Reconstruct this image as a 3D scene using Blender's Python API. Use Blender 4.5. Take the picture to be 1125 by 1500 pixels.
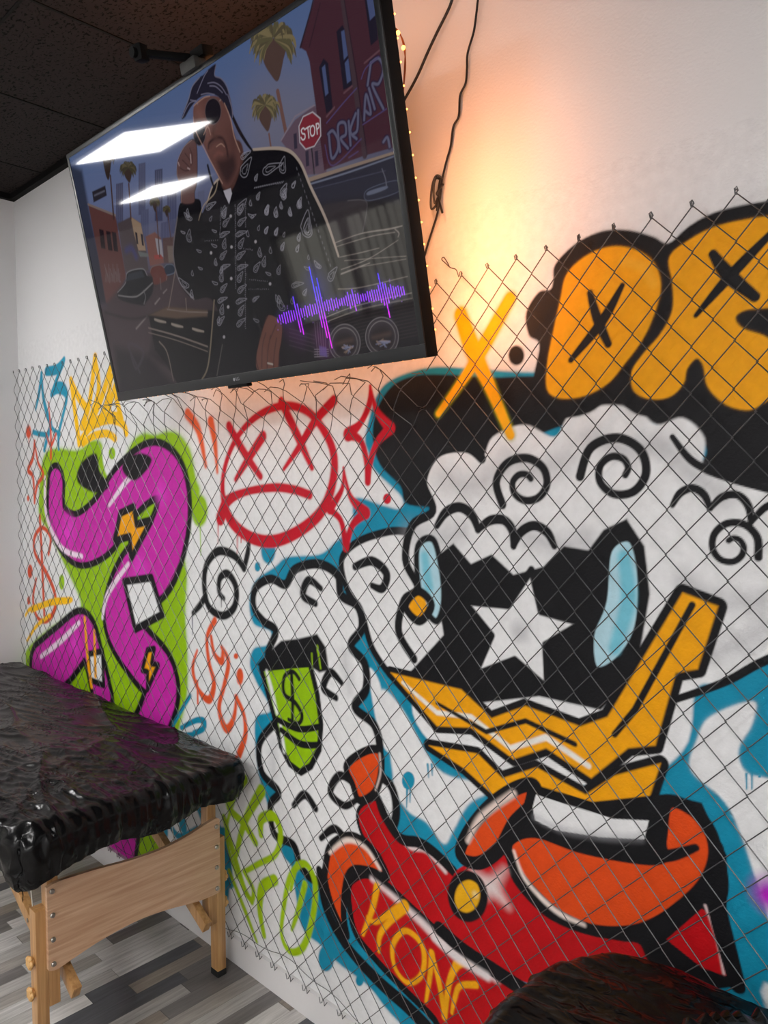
import bpy, bmesh, math, random
import numpy as np
from mathutils import Vector, Matrix, noise

for o in list(bpy.data.objects):
    bpy.data.objects.remove(o)
random.seed(7)
rng = np.random.default_rng(7)
SC = bpy.context.scene
COL = SC.collection
PI = math.pi
# ------------------------------------------------------------------ camera
# world: X runs along the painted wall from the room corner, +Y points into that wall, Z up, metres
CAM_ROT = Matrix(((0.7225233, -0.0315891, 0.6906245),
                  (0.69134134, 0.03689653, -0.72158561),
                  (-0.00268741, 0.99881969, 0.04849746)))
CAM_POS = Vector((3.5088, -1.3328, 1.5))
FPX = 1115.0
cd = bpy.data.cameras.new('camera')
cam = bpy.data.objects.new('camera', cd)
COL.objects.link(cam)
cd.sensor_fit = 'VERTICAL'
cd.sensor_height = 36.0
cd.lens = FPX / 1500.0 * 36.0
cd.clip_start = 0.05
cam.matrix_world = Matrix.Translation(CAM_POS) @ CAM_ROT.to_4x4()
SC.camera = cam
vs_ = SC.view_settings
vs_.view_transform = 'Standard'
vs_.look = 'None'
vs_.gamma = 1.0
vs_.use_curve_mapping = False
vs_.exposure = 0.0
PANEL_POWER = 51.0
LED_POWER = 1.9
WORLD_FILL = 0.10
w_ = bpy.data.worlds.new('world')
SC.world = w_
w_.use_nodes = True
w_.node_tree.nodes['Background'].inputs[0].default_value = (1.0, 0.92, 0.80, 1)
w_.node_tree.nodes['Background'].inputs[1].default_value = 2.5
CEIL = 2.72

# ------------------------------------------------------------------ measuring: a photo point to a point on a plane of the room
def ray(px, py):
    return CAM_ROT @ Vector(((px - 562.5) / FPX, -(py - 750.0) / FPX, -1.0))
def at(px, py, axis, value):
    d = ray(px, py)
    t = (value - CAM_POS[axis]) / d[axis]
    return CAM_POS + d * t
def on_wall(px, py, off=0.0):
    p = at(px, py, 1, -off)
    return p.x, p.z
TV_O = Vector((1.318, -0.208, 1.726))
TV_TILT = math.radians(11.82)
TV_W, TV_H = 1.23, 0.705
TV_UP = Vector((0, -math.sin(TV_TILT), math.cos(TV_TILT)))
TV_N = Vector((0, -math.cos(TV_TILT), -math.sin(TV_TILT)))
def on_tv(px, py):
    d = ray(px, py)
    t = (TV_O - CAM_POS).dot(TV_N) / d.dot(TV_N)
    p = CAM_POS + d * t - TV_O
    return p.x, p.dot(TV_UP)

# ------------------------------------------------------------------ object helpers
def tag(o, label=None, cat=None, group=None, kind=None):
    if label: o['label'] = label
    if cat: o['category'] = cat
    if group: o['group'] = group
    if kind: o['kind'] = kind
    return o
def empty(name, loc, label, cat, group=None):
    o = bpy.data.objects.new(name, None)
    o.empty_display_size = 0.05
    COL.objects.link(o)
    o.location = loc
    tag(o, label, cat, group)
    bpy.context.view_layer.update()
    return o
def link(name, me, mat, parent=None, smooth=True):
    if mat is not None and len(me.materials) == 0: me.materials.append(mat)
    o = bpy.data.objects.new(name, me)
    COL.objects.link(o)
    if smooth: me.shade_smooth()
    if parent is not None:
        o.parent = parent
        top = parent
        M = Matrix.Identity(4)
        while top is not None:
            M = top.matrix_basis @ M if top.parent is None else top.matrix_parent_inverse @ top.matrix_basis @ M
            top = top.parent
        o.matrix_parent_inverse = M.inverted()
    return o
class MB:
    """collects shapes in world space; build() links them as one mesh"""
    def __init__(s): s.bm = bmesh.new()
    def box(s, c, size, rot=None, bevel=0.0):
        r = bmesh.ops.create_cube(s.bm, size=1.0)
        M = Matrix.Translation(c) @ (rot.to_4x4() if rot is not None else Matrix.Identity(4)) @ Matrix.Diagonal((*size, 1))
        bmesh.ops.transform(s.bm, matrix=M, verts=r['verts'])
        if bevel:
            es = list({e for v in r['verts'] for e in v.link_edges})
            bmesh.ops.bevel(s.bm, geom=es, offset=bevel, segments=2, affect='EDGES', profile=0.6)
        return s
    def bar(s, a, b, w, d, up=(0, 0, 1), bevel=0.002):
        a, b = Vector(a), Vector(b)
        z = (b - a).normalized()
        x = Vector(up).cross(z)
        if x.length < 1e-4: x = Vector((1, 0, 0))
        x.normalize(); y = z.cross(x)
        R = Matrix((x, y, z)).transposed()
        return s.box((a + b) / 2, (w, d, (b - a).length), R, bevel)
    def tube(s, pts, r, n=8, closed=False):
        pts = [Vector(p) for p in pts]
        rs = r if isinstance(r, (list, tuple)) else [r] * len(pts)
        rings = []
        m = len(pts)
        prev = None
        for i, p in enumerate(pts):
            if closed: t = pts[(i + 1) % m] - pts[i - 1]
            else: t = pts[min(i + 1, m - 1)] - pts[max(i - 1, 0)]
            if t.length < 1e-9: t = Vector((0, 0, 1))
            t.normalize()
            if prev is None:
                x = t.cross(Vector((0, 0.3, 1)))
                if x.length < 1e-3: x = t.cross(Vector((1, 0, 0)))
            else:
                x = prev - t * prev.dot(t)
                if x.length < 1e-4: x = t.cross(Vector((1, 0, 0)))
            x.normalize(); prev = x
            y = t.cross(x)
            rings.append([s.bm.verts.new(p + (x * math.cos(2 * PI * k / n) + y * math.sin(2 * PI * k / n)) * rs[i]) for k in range(n)])
        for i in range(m if closed else m - 1):
            A, B = rings[i], rings[(i + 1) % m]
            for k in range(n):
                s.bm.faces.new((A[k], A[(k + 1) % n], B[(k + 1) % n], B[k]))
        if not closed:
            s.bm.faces.new(rings[0][::-1]); s.bm.faces.new(rings[-1])
        return s
    def disc(s, c, r, h, axis=(0, 0, 1), n=20, bevel=0.0):
        z = Vector(axis).normalized()
        x = z.orthogonal().normalized(); y = z.cross(x)
        prof = [(r, -h / 2), (r, h / 2 - bevel), (r - bevel, h / 2)] if bevel else [(r, -h / 2), (r, h / 2)]
        rings = [[s.bm.verts.new(Vector(c) + z * hh + (x * math.cos(2 * PI * k / n) + y * math.sin(2 * PI * k / n)) * rr) for k in range(n)] for rr, hh in prof]
        for A, B in zip(rings, rings[1:]):
            for k in range(n): s.bm.faces.new((A[k], A[(k + 1) % n], B[(k + 1) % n], B[k]))
        s.bm.faces.new(rings[0][::-1]); s.bm.faces.new(rings[-1])
        return s
    def ball(s, c, r, sc=(1, 1, 1), u=10, v=6):
        g = bmesh.ops.create_uvsphere(s.bm, u_segments=u, v_segments=v, radius=r)
        bmesh.ops.transform(s.bm, matrix=Matrix.Translation(c) @ Matrix.Diagonal((*sc, 1)), verts=g['verts'])
        return s
    def plate(s, outline, thick, axis):
        """outline: world points in order, extruded by thick along axis"""
        n = len(outline); a = Vector(axis) * thick
        A = [s.bm.verts.new(Vector(p)) for p in outline]
        B = [s.bm.verts.new(Vector(p) + a) for p in outline]
        s.bm.faces.new(A); s.bm.faces.new(B[::-1])
        for i in range(n): s.bm.faces.new((A[i], B[i], B[(i + 1) % n], A[(i + 1) % n]))
        return s
    def build(s, name, mat, parent=None, smooth=True):
        bmesh.ops.recalc_face_normals(s.bm, faces=s.bm.faces)
        me = bpy.data.meshes.new(name)
        s.bm.to_mesh(me); s.bm.free()
        o = link(name, me, mat, parent, False)
        if smooth:
            me.shade_smooth()
            me.set_sharp_from_angle(angle=math.radians(35))
        return o
def spline(pts, per=8, closed=False):
    P = [np.array(p, float) for p in pts]
    n = len(P)
    if n < 3: return [P[0] + (P[1] - P[0]) * t for t in np.linspace(0, 1, per + 1)]
    out = []
    for i in range(n if closed else n - 1):
        if closed: a, b, c, d = P[i - 1], P[i], P[(i + 1) % n], P[(i + 2) % n]
        else: a, b, c, d = P[max(i - 1, 0)], P[i], P[i + 1], P[min(i + 2, n - 1)]
        for k in range(per):
            t = k / per
            out.append(0.5 * (2 * b + (c - a) * t + (2 * a - 5 * b + 4 * c - d) * t * t + (3 * b - a - 3 * c + d) * t ** 3))
    if not closed: out.append(P[-1])
    return out

# ------------------------------------------------------------------ materials
def lin(c):
    c = np.asarray(c, float) / 255.0
    return np.where(c <= 0.04045, c / 12.92, ((c + 0.055) / 1.055) ** 2.4)
def mat(name, rgb=(128, 128, 128), rough=0.5, metal=0.0, spec=0.5, emit=None, strength=0.0, coat=0.0, noise_amt=0.06, nscale=40.0, bump=0.0, bscale=200.0, bdist=0.001):
    m = bpy.data.materials.new(name); m.use_nodes = True
    N = m.node_tree.nodes; L = m.node_tree.links
    b = N['Principled BSDF']
    c = tuple(lin(rgb))
    b.inputs['Roughness'].default_value = rough
    b.inputs['Metallic'].default_value = metal
    b.inputs['Specular IOR Level'].default_value = spec
    b.inputs['Coat Weight'].default_value = coat
    tc = N.new('ShaderNodeTexCoord')
    nz = N.new('ShaderNodeTexNoise'); nz.inputs['Scale'].default_value = nscale; nz.inputs['Detail'].default_value = 4
    L.new(tc.outputs['Object'], nz.inputs['Vector'])
    mx = N.new('ShaderNodeMix'); mx.data_type = 'RGBA'
    mx.inputs[6].default_value = (*[x * (1 - noise_amt * 2) for x in c], 1)
    mx.inputs[7].default_value = (*[min(1, x * (1 + noise_amt * 2)) for x in c], 1)
    L.new(nz.outputs['Fac'], mx.inputs[0]); L.new(mx.outputs[2], b.inputs['Base Color'])
    if emit is not None:
        b.inputs['Emission Color'].default_value = (*lin(emit), 1)
        b.inputs['Emission Strength'].default_value = strength
    if bump:
        n2 = N.new('ShaderNodeTexNoise'); n2.inputs['Scale'].default_value = bscale; n2.inputs['Detail'].default_value = 3
        L.new(tc.outputs['Object'], n2.inputs['Vector'])
        bp = N.new('ShaderNodeBump'); bp.inputs['Strength'].default_value = bump; bp.inputs['Distance'].default_value = bdist
        L.new(n2.outputs['Fac'], bp.inputs['Height']); L.new(bp.outputs[0], b.inputs['Normal'])
    return m
def mth(N, L, op, a, b=None, c=None):
    n = N.new('ShaderNodeMath'); n.operation = op
    for i, v in enumerate((a, b, c)):
        if v is None: continue
        if isinstance(v, (int, float)): n.inputs[i].default_value = v
        else: L.new(v, n.inputs[i])
    return n.outputs[0]
WALLW = (230, 230, 231)
M_WALL = mat('white_wall_paint', WALLW, 0.6, spec=0.25, noise_amt=0.012, nscale=3, bump=0.5, bscale=190, bdist=0.0012)
M_TRIM = mat('white_trim', (222, 220, 220), 0.4, noise_amt=0.01)
def paint_material():
    m = mat('spray_paint_on_plaster', (200, 200, 200), 0.55, spec=0.22, bump=0.5, bscale=190, bdist=0.0017)
    N = m.node_tree.nodes; L = m.node_tree.links; b = N['Principled BSDF']
    at_ = N.new('ShaderNodeAttribute'); at_.attribute_name = 'paint'
    nz = N.new('ShaderNodeTexNoise'); nz.inputs['Scale'].default_value = 55; nz.inputs['Detail'].default_value = 5
    tc = N.new('ShaderNodeTexCoord'); L.new(tc.outputs['Object'], nz.inputs['Vector'])
    mr = N.new('ShaderNodeMapRange'); mr.inputs[3].default_value = 0.88; mr.inputs[4].default_value = 1.1
    L.new(nz.outputs['Fac'], mr.inputs[0])
    vm = N.new('ShaderNodeVectorMath'); vm.operation = 'SCALE'
    L.new(at_.outputs['Color'], vm.inputs[0]); L.new(mr.outputs[0], vm.inputs['Scale'])
    L.new(vm.outputs[0], b.inputs['Base Color'])
    return m
M_PAINT = paint_material()
def ceiling_material():
    m = mat('black_mineral_ceiling_tile', (40, 36, 35), 0.85, spec=0.2)
    N = m.node_tree.nodes; L = m.node_tree.links; b = N['Principled BSDF']
    tc = N.new('ShaderNodeTexCoord')
    mp = N.new('ShaderNodeMapping'); mp.inputs['Scale'].default_value = (1, 1.7, 1)
    L.new(tc.outputs['Object'], mp.inputs[0])
    nz = N.new('ShaderNodeTexNoise'); nz.inputs['Scale'].default_value = 75; nz.inputs['Detail'].default_value = 2.5; nz.inputs['Distortion'].default_value = 0.6
    L.new(mp.outputs[0], nz.inputs['Vector'])
    cr = N.new('ShaderNodeMapRange'); cr.inputs[1].default_value = 0.38; cr.inputs[2].default_value = 0.44
    L.new(nz.outputs['Fac'], cr.inputs[0])
    mx = N.new('ShaderNodeMix'); mx.data_type = 'RGBA'
    mx.inputs[6].default_value = (0.001, 0.001, 0.001, 1); mx.inputs[7].default_value = (*lin((47, 41, 40)), 1)
    L.new(cr.outputs[0], mx.inputs[0]); L.new(mx.outputs[2], b.inputs['Base Color'])
    bp = N.new('ShaderNodeBump'); bp.inputs['Strength'].default_value = 0.8; bp.inputs['Distance'].default_value = 0.004
    L.new(cr.outputs[0], bp.inputs['Height']); L.new(bp.outputs[0], b.inputs['Normal'])
    return m
M_CEIL = ceiling_material()
def floor_material():
    m = mat('grey_wood_laminate', (120, 115, 112), 0.42)
    N = m.node_tree.nodes; L = m.node_tree.links; b = N['Principled BSDF']
    tc = N.new('ShaderNodeTexCoord'); sp = N.new('ShaderNodeSeparateXYZ'); L.new(tc.outputs['Object'], sp.inputs[0])
    W, LEN = 0.054, 0.36
    xs = mth(N, L, 'DIVIDE', sp.outputs[0], W)
    row = mth(N, L, 'FLOOR', xs)
    wn = N.new('ShaderNodeTexWhiteNoise'); wn.noise_dimensions = '1D'; L.new(row, wn.inputs['W'])
    ys = mth(N, L, 'ADD', mth(N, L, 'DIVIDE', sp.outputs[1], LEN), mth(N, L, 'MULTIPLY', wn.outputs['Value'], 7.3))
    colm = mth(N, L, 'FLOOR', ys)
    cb = N.new('ShaderNodeCombineXYZ'); L.new(row, cb.inputs[0]); L.new(colm, cb.inputs[1])
    w2 = N.new('ShaderNodeTexWhiteNoise'); w2.noise_dimensions = '3D'; L.new(cb.outputs[0], w2.inputs['Vector'])
    rp = N.new('ShaderNodeValToRGB'); e = rp.color_ramp.elements
    stops = [(0.0, (84, 84, 88)), (0.10, (112, 108, 106)), (0.24, (168, 164, 160)), (0.42, (140, 130, 120)), (0.55, (186, 183, 180)), (0.7, (152, 146, 140)), (0.84, (200, 196, 192)), (1.0, (122, 116, 112))]
    e[0].position, e[0].color = 0, (*lin(stops[0][1]), 1)
    e[1].position, e[1].color = 1, (*lin(stops[-1][1]), 1)
    for p, c in stops[1:-1]:
        k = e.new(p); k.color = (*lin(c), 1)
    rp.color_ramp.interpolation = 'CONSTANT'
    L.new(w2.outputs['Value'], rp.inputs[0])
    # grain: long along the planks
    mp = N.new('ShaderNodeMapping'); mp.inputs['Scale'].default_value = (60, 4, 1)
    va = N.new('ShaderNodeVectorMath'); va.operation = 'ADD'
    L.new(tc.outputs['Object'], va.inputs[0]); L.new(w2.outputs['Color'], va.inputs[1]); L.new(va.outputs[0], mp.inputs[0])
    g = N.new('ShaderNodeTexNoise'); g.inputs['Scale'].default_value = 1.6; g.inputs['Detail'].default_value = 7; g.inputs['Roughness'].default_value = 0.65
    L.new(mp.outputs[0], g.inputs['Vector'])
    gr = N.new('ShaderNodeMapRange'); gr.inputs[1].default_value = 0.3; gr.inputs[2].default_value = 0.7; gr.inputs[3].default_value = 0.68; gr.inputs[4].default_value = 1.22
    L.new(g.outputs['Fac'], gr.inputs[0])
    # seams
    fx = mth(N, L, 'FRACT', xs); fy = mth(N, L, 'FRACT', ys)
    s1 = mth(N, L, 'GREATER_THAN', fx, 0.02); s2 = mth(N, L, 'GREATER_THAN', fy, 0.005)
    sm = mth(N, L, 'ADD', mth(N, L, 'MULTIPLY', mth(N, L, 'MULTIPLY', s1, s2), 0.55), 0.45)
    sc = mth(N, L, 'MULTIPLY', gr.outputs[0], sm)
    vm = N.new('ShaderNodeVectorMath'); vm.operation = 'SCALE'
    L.new(rp.outputs[0], vm.inputs[0]); L.new(sc, vm.inputs['Scale']); L.new(vm.outputs[0], b.inputs['Base Color'])
    bp = N.new('ShaderNodeBump'); bp.inputs['Strength'].default_value = 0.3; bp.inputs['Distance'].default_value = 0.001
    L.new(sc, bp.inputs['Height']); L.new(bp.outputs[0], b.inputs['Normal'])
    return m
M_FLOOR = floor_material()
def wood_material(name, c0, c1, scale):
    m = mat(name, c0, 0.4)
    N = m.node_tree.nodes; L = m.node_tree.links; b = N['Principled BSDF']
    tc = N.new('ShaderNodeTexCoord'); mp = N.new('ShaderNodeMapping'); mp.inputs['Scale'].default_value = scale
    L.new(tc.outputs['Object'], mp.inputs[0])
    g = N.new('ShaderNodeTexNoise'); g.inputs['Scale'].default_value = 1; g.inputs['Detail'].default_value = 6; g.inputs['Distortion'].default_value = 0.5
    L.new(mp.outputs[0], g.inputs['Vector'])
    mr = N.new('ShaderNodeMapRange'); mr.inputs[1].default_value = 0.32; mr.inputs[2].default_value = 0.68
    L.new(g.outputs['Fac'], mr.inputs[0])
    mx = N.new('ShaderNodeMix'); mx.data_type = 'RGBA'
    mx.inputs[6].default_value = (*lin(c0), 1); mx.inputs[7].default_value = (*lin(c1), 1)
    L.new(mr.outputs[0], mx.inputs[0]); L.new(mx.outputs[2], b.inputs['Base Color'])
    b.inputs['Coat Weight'].default_value = 0.25; b.inputs['Coat Roughness'].default_value = 0.2
    return m
M_BOARD = wood_material('beech_veneer', (182, 142, 110), (208, 172, 140), (3, 5, 110))
M_LEG = wood_material('varnished_beech', (160, 116, 70), (196, 152, 100), (90, 90, 5))
def plastic_material():
    m = mat('black_plastic_film', (9, 9, 10), 0.25, spec=0.26, noise_amt=0.1)
    N = m.node_tree.nodes; L = m.node_tree.links; b = N['Principled BSDF']
    tc = N.new('ShaderNodeTexCoord')
    def ridged(scale, rot, detail, dist):
        mp = N.new('ShaderNodeMapping'); mp.inputs['Scale'].default_value = scale; mp.inputs['Rotation'].default_value = (0, 0, rot)
        L.new(tc.outputs['Object'], mp.inputs[0])
        a = N.new('ShaderNodeTexNoise'); a.noise_type = 'RIDGED_MULTIFRACTAL'; a.inputs['Scale'].default_value = 1.0; a.inputs['Detail'].default_value = detail; a.inputs['Distortion'].default_value = dist
        L.new(mp.outputs[0], a.inputs['Vector']); return a.outputs['Fac']
    long_ = ridged((3.5, 17, 12), 0.2, 3, 0.5)
    crk = ridged((26, 42, 34), 0.5, 4, 1.4)
    msk = N.new('ShaderNodeTexNoise'); msk.inputs['Scale'].default_value = 5.5; msk.inputs['Detail'].default_value = 2; L.new(tc.outputs['Object'], msk.inputs['Vector'])
    mr = N.new('ShaderNodeMapRange'); mr.inputs[1].default_value = 0.44; mr.inputs[2].default_value = 0.6; L.new(msk.outputs['Fac'], mr.inputs[0])
    h = mth(N, L, 'ADD', mth(N, L, 'MULTIPLY', long_, 1.0), mth(N, L, 'MULTIPLY', mth(N, L, 'MULTIPLY', crk, mr.outputs[0]), 0.8))
    bp = N.new('ShaderNodeBump'); bp.inputs['Strength'].default_value = 0.75; bp.inputs['Distance'].default_value = 0.0095
    L.new(h, bp.inputs['Height']); L.new(bp.outputs[0], b.inputs['Normal'])
    return m
M_FILM = plastic_material()
M_WIRE = mat('galvanised_wire', (98, 99, 100), 0.42, metal=0.75, noise_amt=0.1, nscale=60)
M_CABLE = mat('black_rubber_cable', (20, 20, 22), 0.5)
M_BEZEL = mat('black_bezel_plastic', (22, 24, 27), 0.35)
M_EDGE = mat('brushed_grey_edge', (120, 122, 125), 0.32, metal=0.9)
M_BACK = mat('black_cabinet_plastic', (8, 8, 9), 0.7, spec=0.2)
M_RUBBER = mat('black_rubber', (16, 16, 16), 0.7)
M_STEEL = mat('bright_steel', (170, 165, 158), 0.3, metal=1.0)
M_GREYPL = mat('grey_plastic', (60, 60, 58), 0.6)
M_STRIP = mat('copper_led_wire', (150, 84, 40), 0.35, metal=0.6)
M_LED = mat('warm_led', (255, 190, 120), 0.4, emit=(255, 170, 80), strength=4.5)
M_DIFF = mat('light_panel_diffuser', (240, 240, 240), 0.5, emit=(253, 251, 249), strength=PANEL_POWER)
M_GRID = mat('black_ceiling_grid_metal', (14, 13, 13), 0.7, spec=0.2)
M_BLIND = mat('beige_fabric_blind', (200, 196, 186), 0.8)
M_ROPE = mat('white_cord', (205, 200, 190), 0.8)
M_KNOB = mat('beech_knob', (205, 160, 100), 0.4)
# ------------------------------------------------------------------ painter: spray paint / picture colours computed on a fine mesh in metres of its own surface
Z_A = (0, 500, .28444); Z_B = (0, 880, .35556); Z_C = (0, 1150, .35556); Z_D = (640, 230, .43111); Z_E = (640, 1150, .43111)
Z_F = (250, 560, .35556); Z_G = (250, 780, .31111); Z_H = (300, 1120, .39111); Z_I = (520, 520, .30222); Z_J = (800, 560, .28889)
Z_K = (560, 820, .30222); Z_L = (840, 840, .25333); Z_P = (0, 0, 1.0)
Z_T1 = (90, 80, .24); Z_T2 = (340, 0, .23111); Z_T3 = (380, 220, .23111); Z_T4 = (100, 240, .22676); Z_T5 = (240, 80, .19556); Z_T6 = (240, 300, .19556)
class Canvas:
    def __init__(s, us, vs, project, base):
        s.us, s.vs, s.project = us, vs, project
        s.rgb = np.empty((len(vs), len(us), 3), np.float32); s.rgb[:] = base
        s.idm = np.zeros((len(vs), len(us)), np.int16)
        s.piece = 0
        s.z = Z_P
    def pt(s, p):
        x = s.z[0] + p[0] * s.z[2]; y = s.z[1] + p[1] * s.z[2]
        return s.project(x, y)
    def scale(s, p):
        """vertical picture pixels per metre at a point"""
        x = s.z[0] + p[0] * s.z[2]; y = s.z[1] + p[1] * s.z[2]
        a = s.project(x, y - 4); b = s.project(x, y + 4); c = s.project(x - 4, y); d = s.project(x + 4, y)
        v = 8.0 / max(1e-6, math.hypot(a[0] - b[0], a[1] - b[1])); h = 8.0 / max(1e-6, abs(c[0] - d[0]))
        return v ** 0.35 * h ** 0.65
    def win(s, x0, x1, y0, y1):
        i0, i1 = np.searchsorted(s.us, (x0, x1)); j0, j1 = np.searchsorted(s.vs, (y0, y1))
        return i0, i1, j0, j1
    def dist(s, segs, margin):
        """segs rows: ax ay bx by ra rb; returns window and distance-minus-radius"""
        S = np.array(segs); m = margin
        rm = np.maximum(S[:, 4], S[:, 5]).max() + m
        W = s.win(min(S[:, 0].min(), S[:, 2].min()) - rm, max(S[:, 0].max(), S[:, 2].max()) + rm, min(S[:, 1].min(), S[:, 3].min()) - rm, max(S[:, 1].max(), S[:, 3].max()) + rm)
        i0, i1, j0, j1 = W
        d = np.full((max(0, j1 - j0), max(0, i1 - i0)), 9.0)
        if d.size == 0: return W, d
        for ax, ay, bx, by, ra, rb in S:
            r = max(ra, rb) + m
            a0, a1, b0, b1 = s.win(min(ax, bx) - r, max(ax, bx) + r, min(ay, by) - r, max(ay, by) + r)
            a0, a1, b0, b1 = max(a0, i0), min(a1, i1), max(b0, j0), min(b1, j1)
            if a1 <= a0 or b1 <= b0: continue
            X = s.us[a0:a1][None, :]; Y = s.vs[b0:b1][:, None]
            dx, dy = bx - ax, by - ay
            L2 = dx * dx + dy * dy + 1e-12
            t = np.clip(((X - ax) * dx + (Y - ay) * dy) / L2, 0, 1)
            dd = np.hypot(X - ax - t * dx, Y - ay - t * dy) - (ra + (rb - ra) * t)
            sub = d[b0 - j0:b1 - j0, a0 - i0:a1 - i0]
            np.minimum(sub, dd, out=sub)
        return W, d
    def apply(s, W, d, color, soft, spray, alpha):
        i0, i1, j0, j1 = W
        if d.size == 0: return
        t = np.clip(0.5 - d / soft, 0, 1); a = t * t * (3 - 2 * t)
        if spray:
            g = 0.42 * np.exp(-np.maximum(d, 0) / (spray * 0.5))
            g *= 0.55 + 0.9 * rng.random(d.shape)
            a = np.maximum(a, np.where(d < spray * 3, g, 0))
        a = np.clip(a * alpha, 0, 1)[..., None]
        R = s.rgb[j0:j1, i0:i1]
        R[:] = R * (1 - a) + lin(color) * a
        if s.piece and alpha > 0.6:
            s.idm[j0:j1, i0:i1][a[..., 0] > 0.45] = s.piece
    def stroke(s, pts, color, w=10, soft=2.0, spray=0, alpha=1.0, closed=False, smooth=True):
        """pts rows (x, y[, width]); widths in units of the crop the points were read in"""
        k = s.z[2]
        sc = s.scale(pts[len(pts) // 2])
        rows = []
        ww = w
        sc = max(sc, 1e-3)
        for p in pts:
            if len(p) > 2: ww = p[2]
            u, v = s.pt(p); rows.append((u, v, ww * k / 2 / sc))
        if len(rows) == 1: rows = rows * 2
        if smooth and len(rows) > 2: rows = spline(rows, 7, closed)
        elif closed: rows = rows + rows[:1]
        if closed and smooth: rows = list(rows) + [rows[0]]
        segs = [(a[0], a[1], b[0], b[1], max(a[2], 1e-4), max(b[2], 1e-4)) for a, b in zip(rows, rows[1:])]
        sf = soft / sc; sp = spray / sc
        W, d = s.dist(segs, sf + sp * 3 + 0.001)
        s.apply(W, d, color, sf, sp, alpha)
    def fill(s, pts, color, soft=2.0, spray=0, alpha=1.0, smooth=True, outline=None, ow=10):
        sc = s.scale(pts[0])
        rows = [s.pt(p) for p in pts]
        if smooth: rows = spline(rows, 6, True)
        Q = np.array(rows)
        segs = [(a[0], a[1], b[0], b[1], 0, 0) for a, b in zip(Q, np.roll(Q, -1, 0))]
        sf = soft / sc; sp = spray / sc
        W, d = s.dist(segs, sf + sp * 3 + 0.001)
        i0, i1, j0, j1 = W
        if d.size:
            X = s.us[i0:i1]; Y = s.vs[j0:j1]
            ins = np.zeros(d.shape, bool)
            for ax, ay, bx, by, _, _ in segs:
                if ay == by: continue
                lo, hi = min(ay, by), max(ay, by)
                jj = np.nonzero((Y >= lo) & (Y < hi))[0]
                if len(jj) == 0: continue
                xc = ax + (Y[jj] - ay) / (by - ay) * (bx - ax)
                ins[jj] ^= X[None, :] < xc[:, None]
            d = np.where(ins, -d, d)
            s.apply(W, d, color, sf, sp, alpha)
        if outline is not None: s.stroke(pts, outline, ow, soft, spray, 1.0, True, smooth)
    def dot(s, x, y, rx, color, ry=None, **kw):
        ry = ry or rx
        s.fill([(x + rx * math.cos(t), y + ry * math.sin(t)) for t in np.linspace(0, 2 * PI, 9)[:-1]], color, **kw)

BLACK = (17, 17, 21); TEAL = (14, 138, 170); GOLD = (240, 164, 4); ORANGE = (222, 74, 18); RED = (188, 6, 18); MAG = (200, 38, 166)
LIME = (146, 190, 6); WHITE = (231, 231, 232); CRIM = (194, 12, 38); SKY = (112, 192, 212); GREY = (150, 150, 155); DORANGE = (216, 78, 40)

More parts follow.
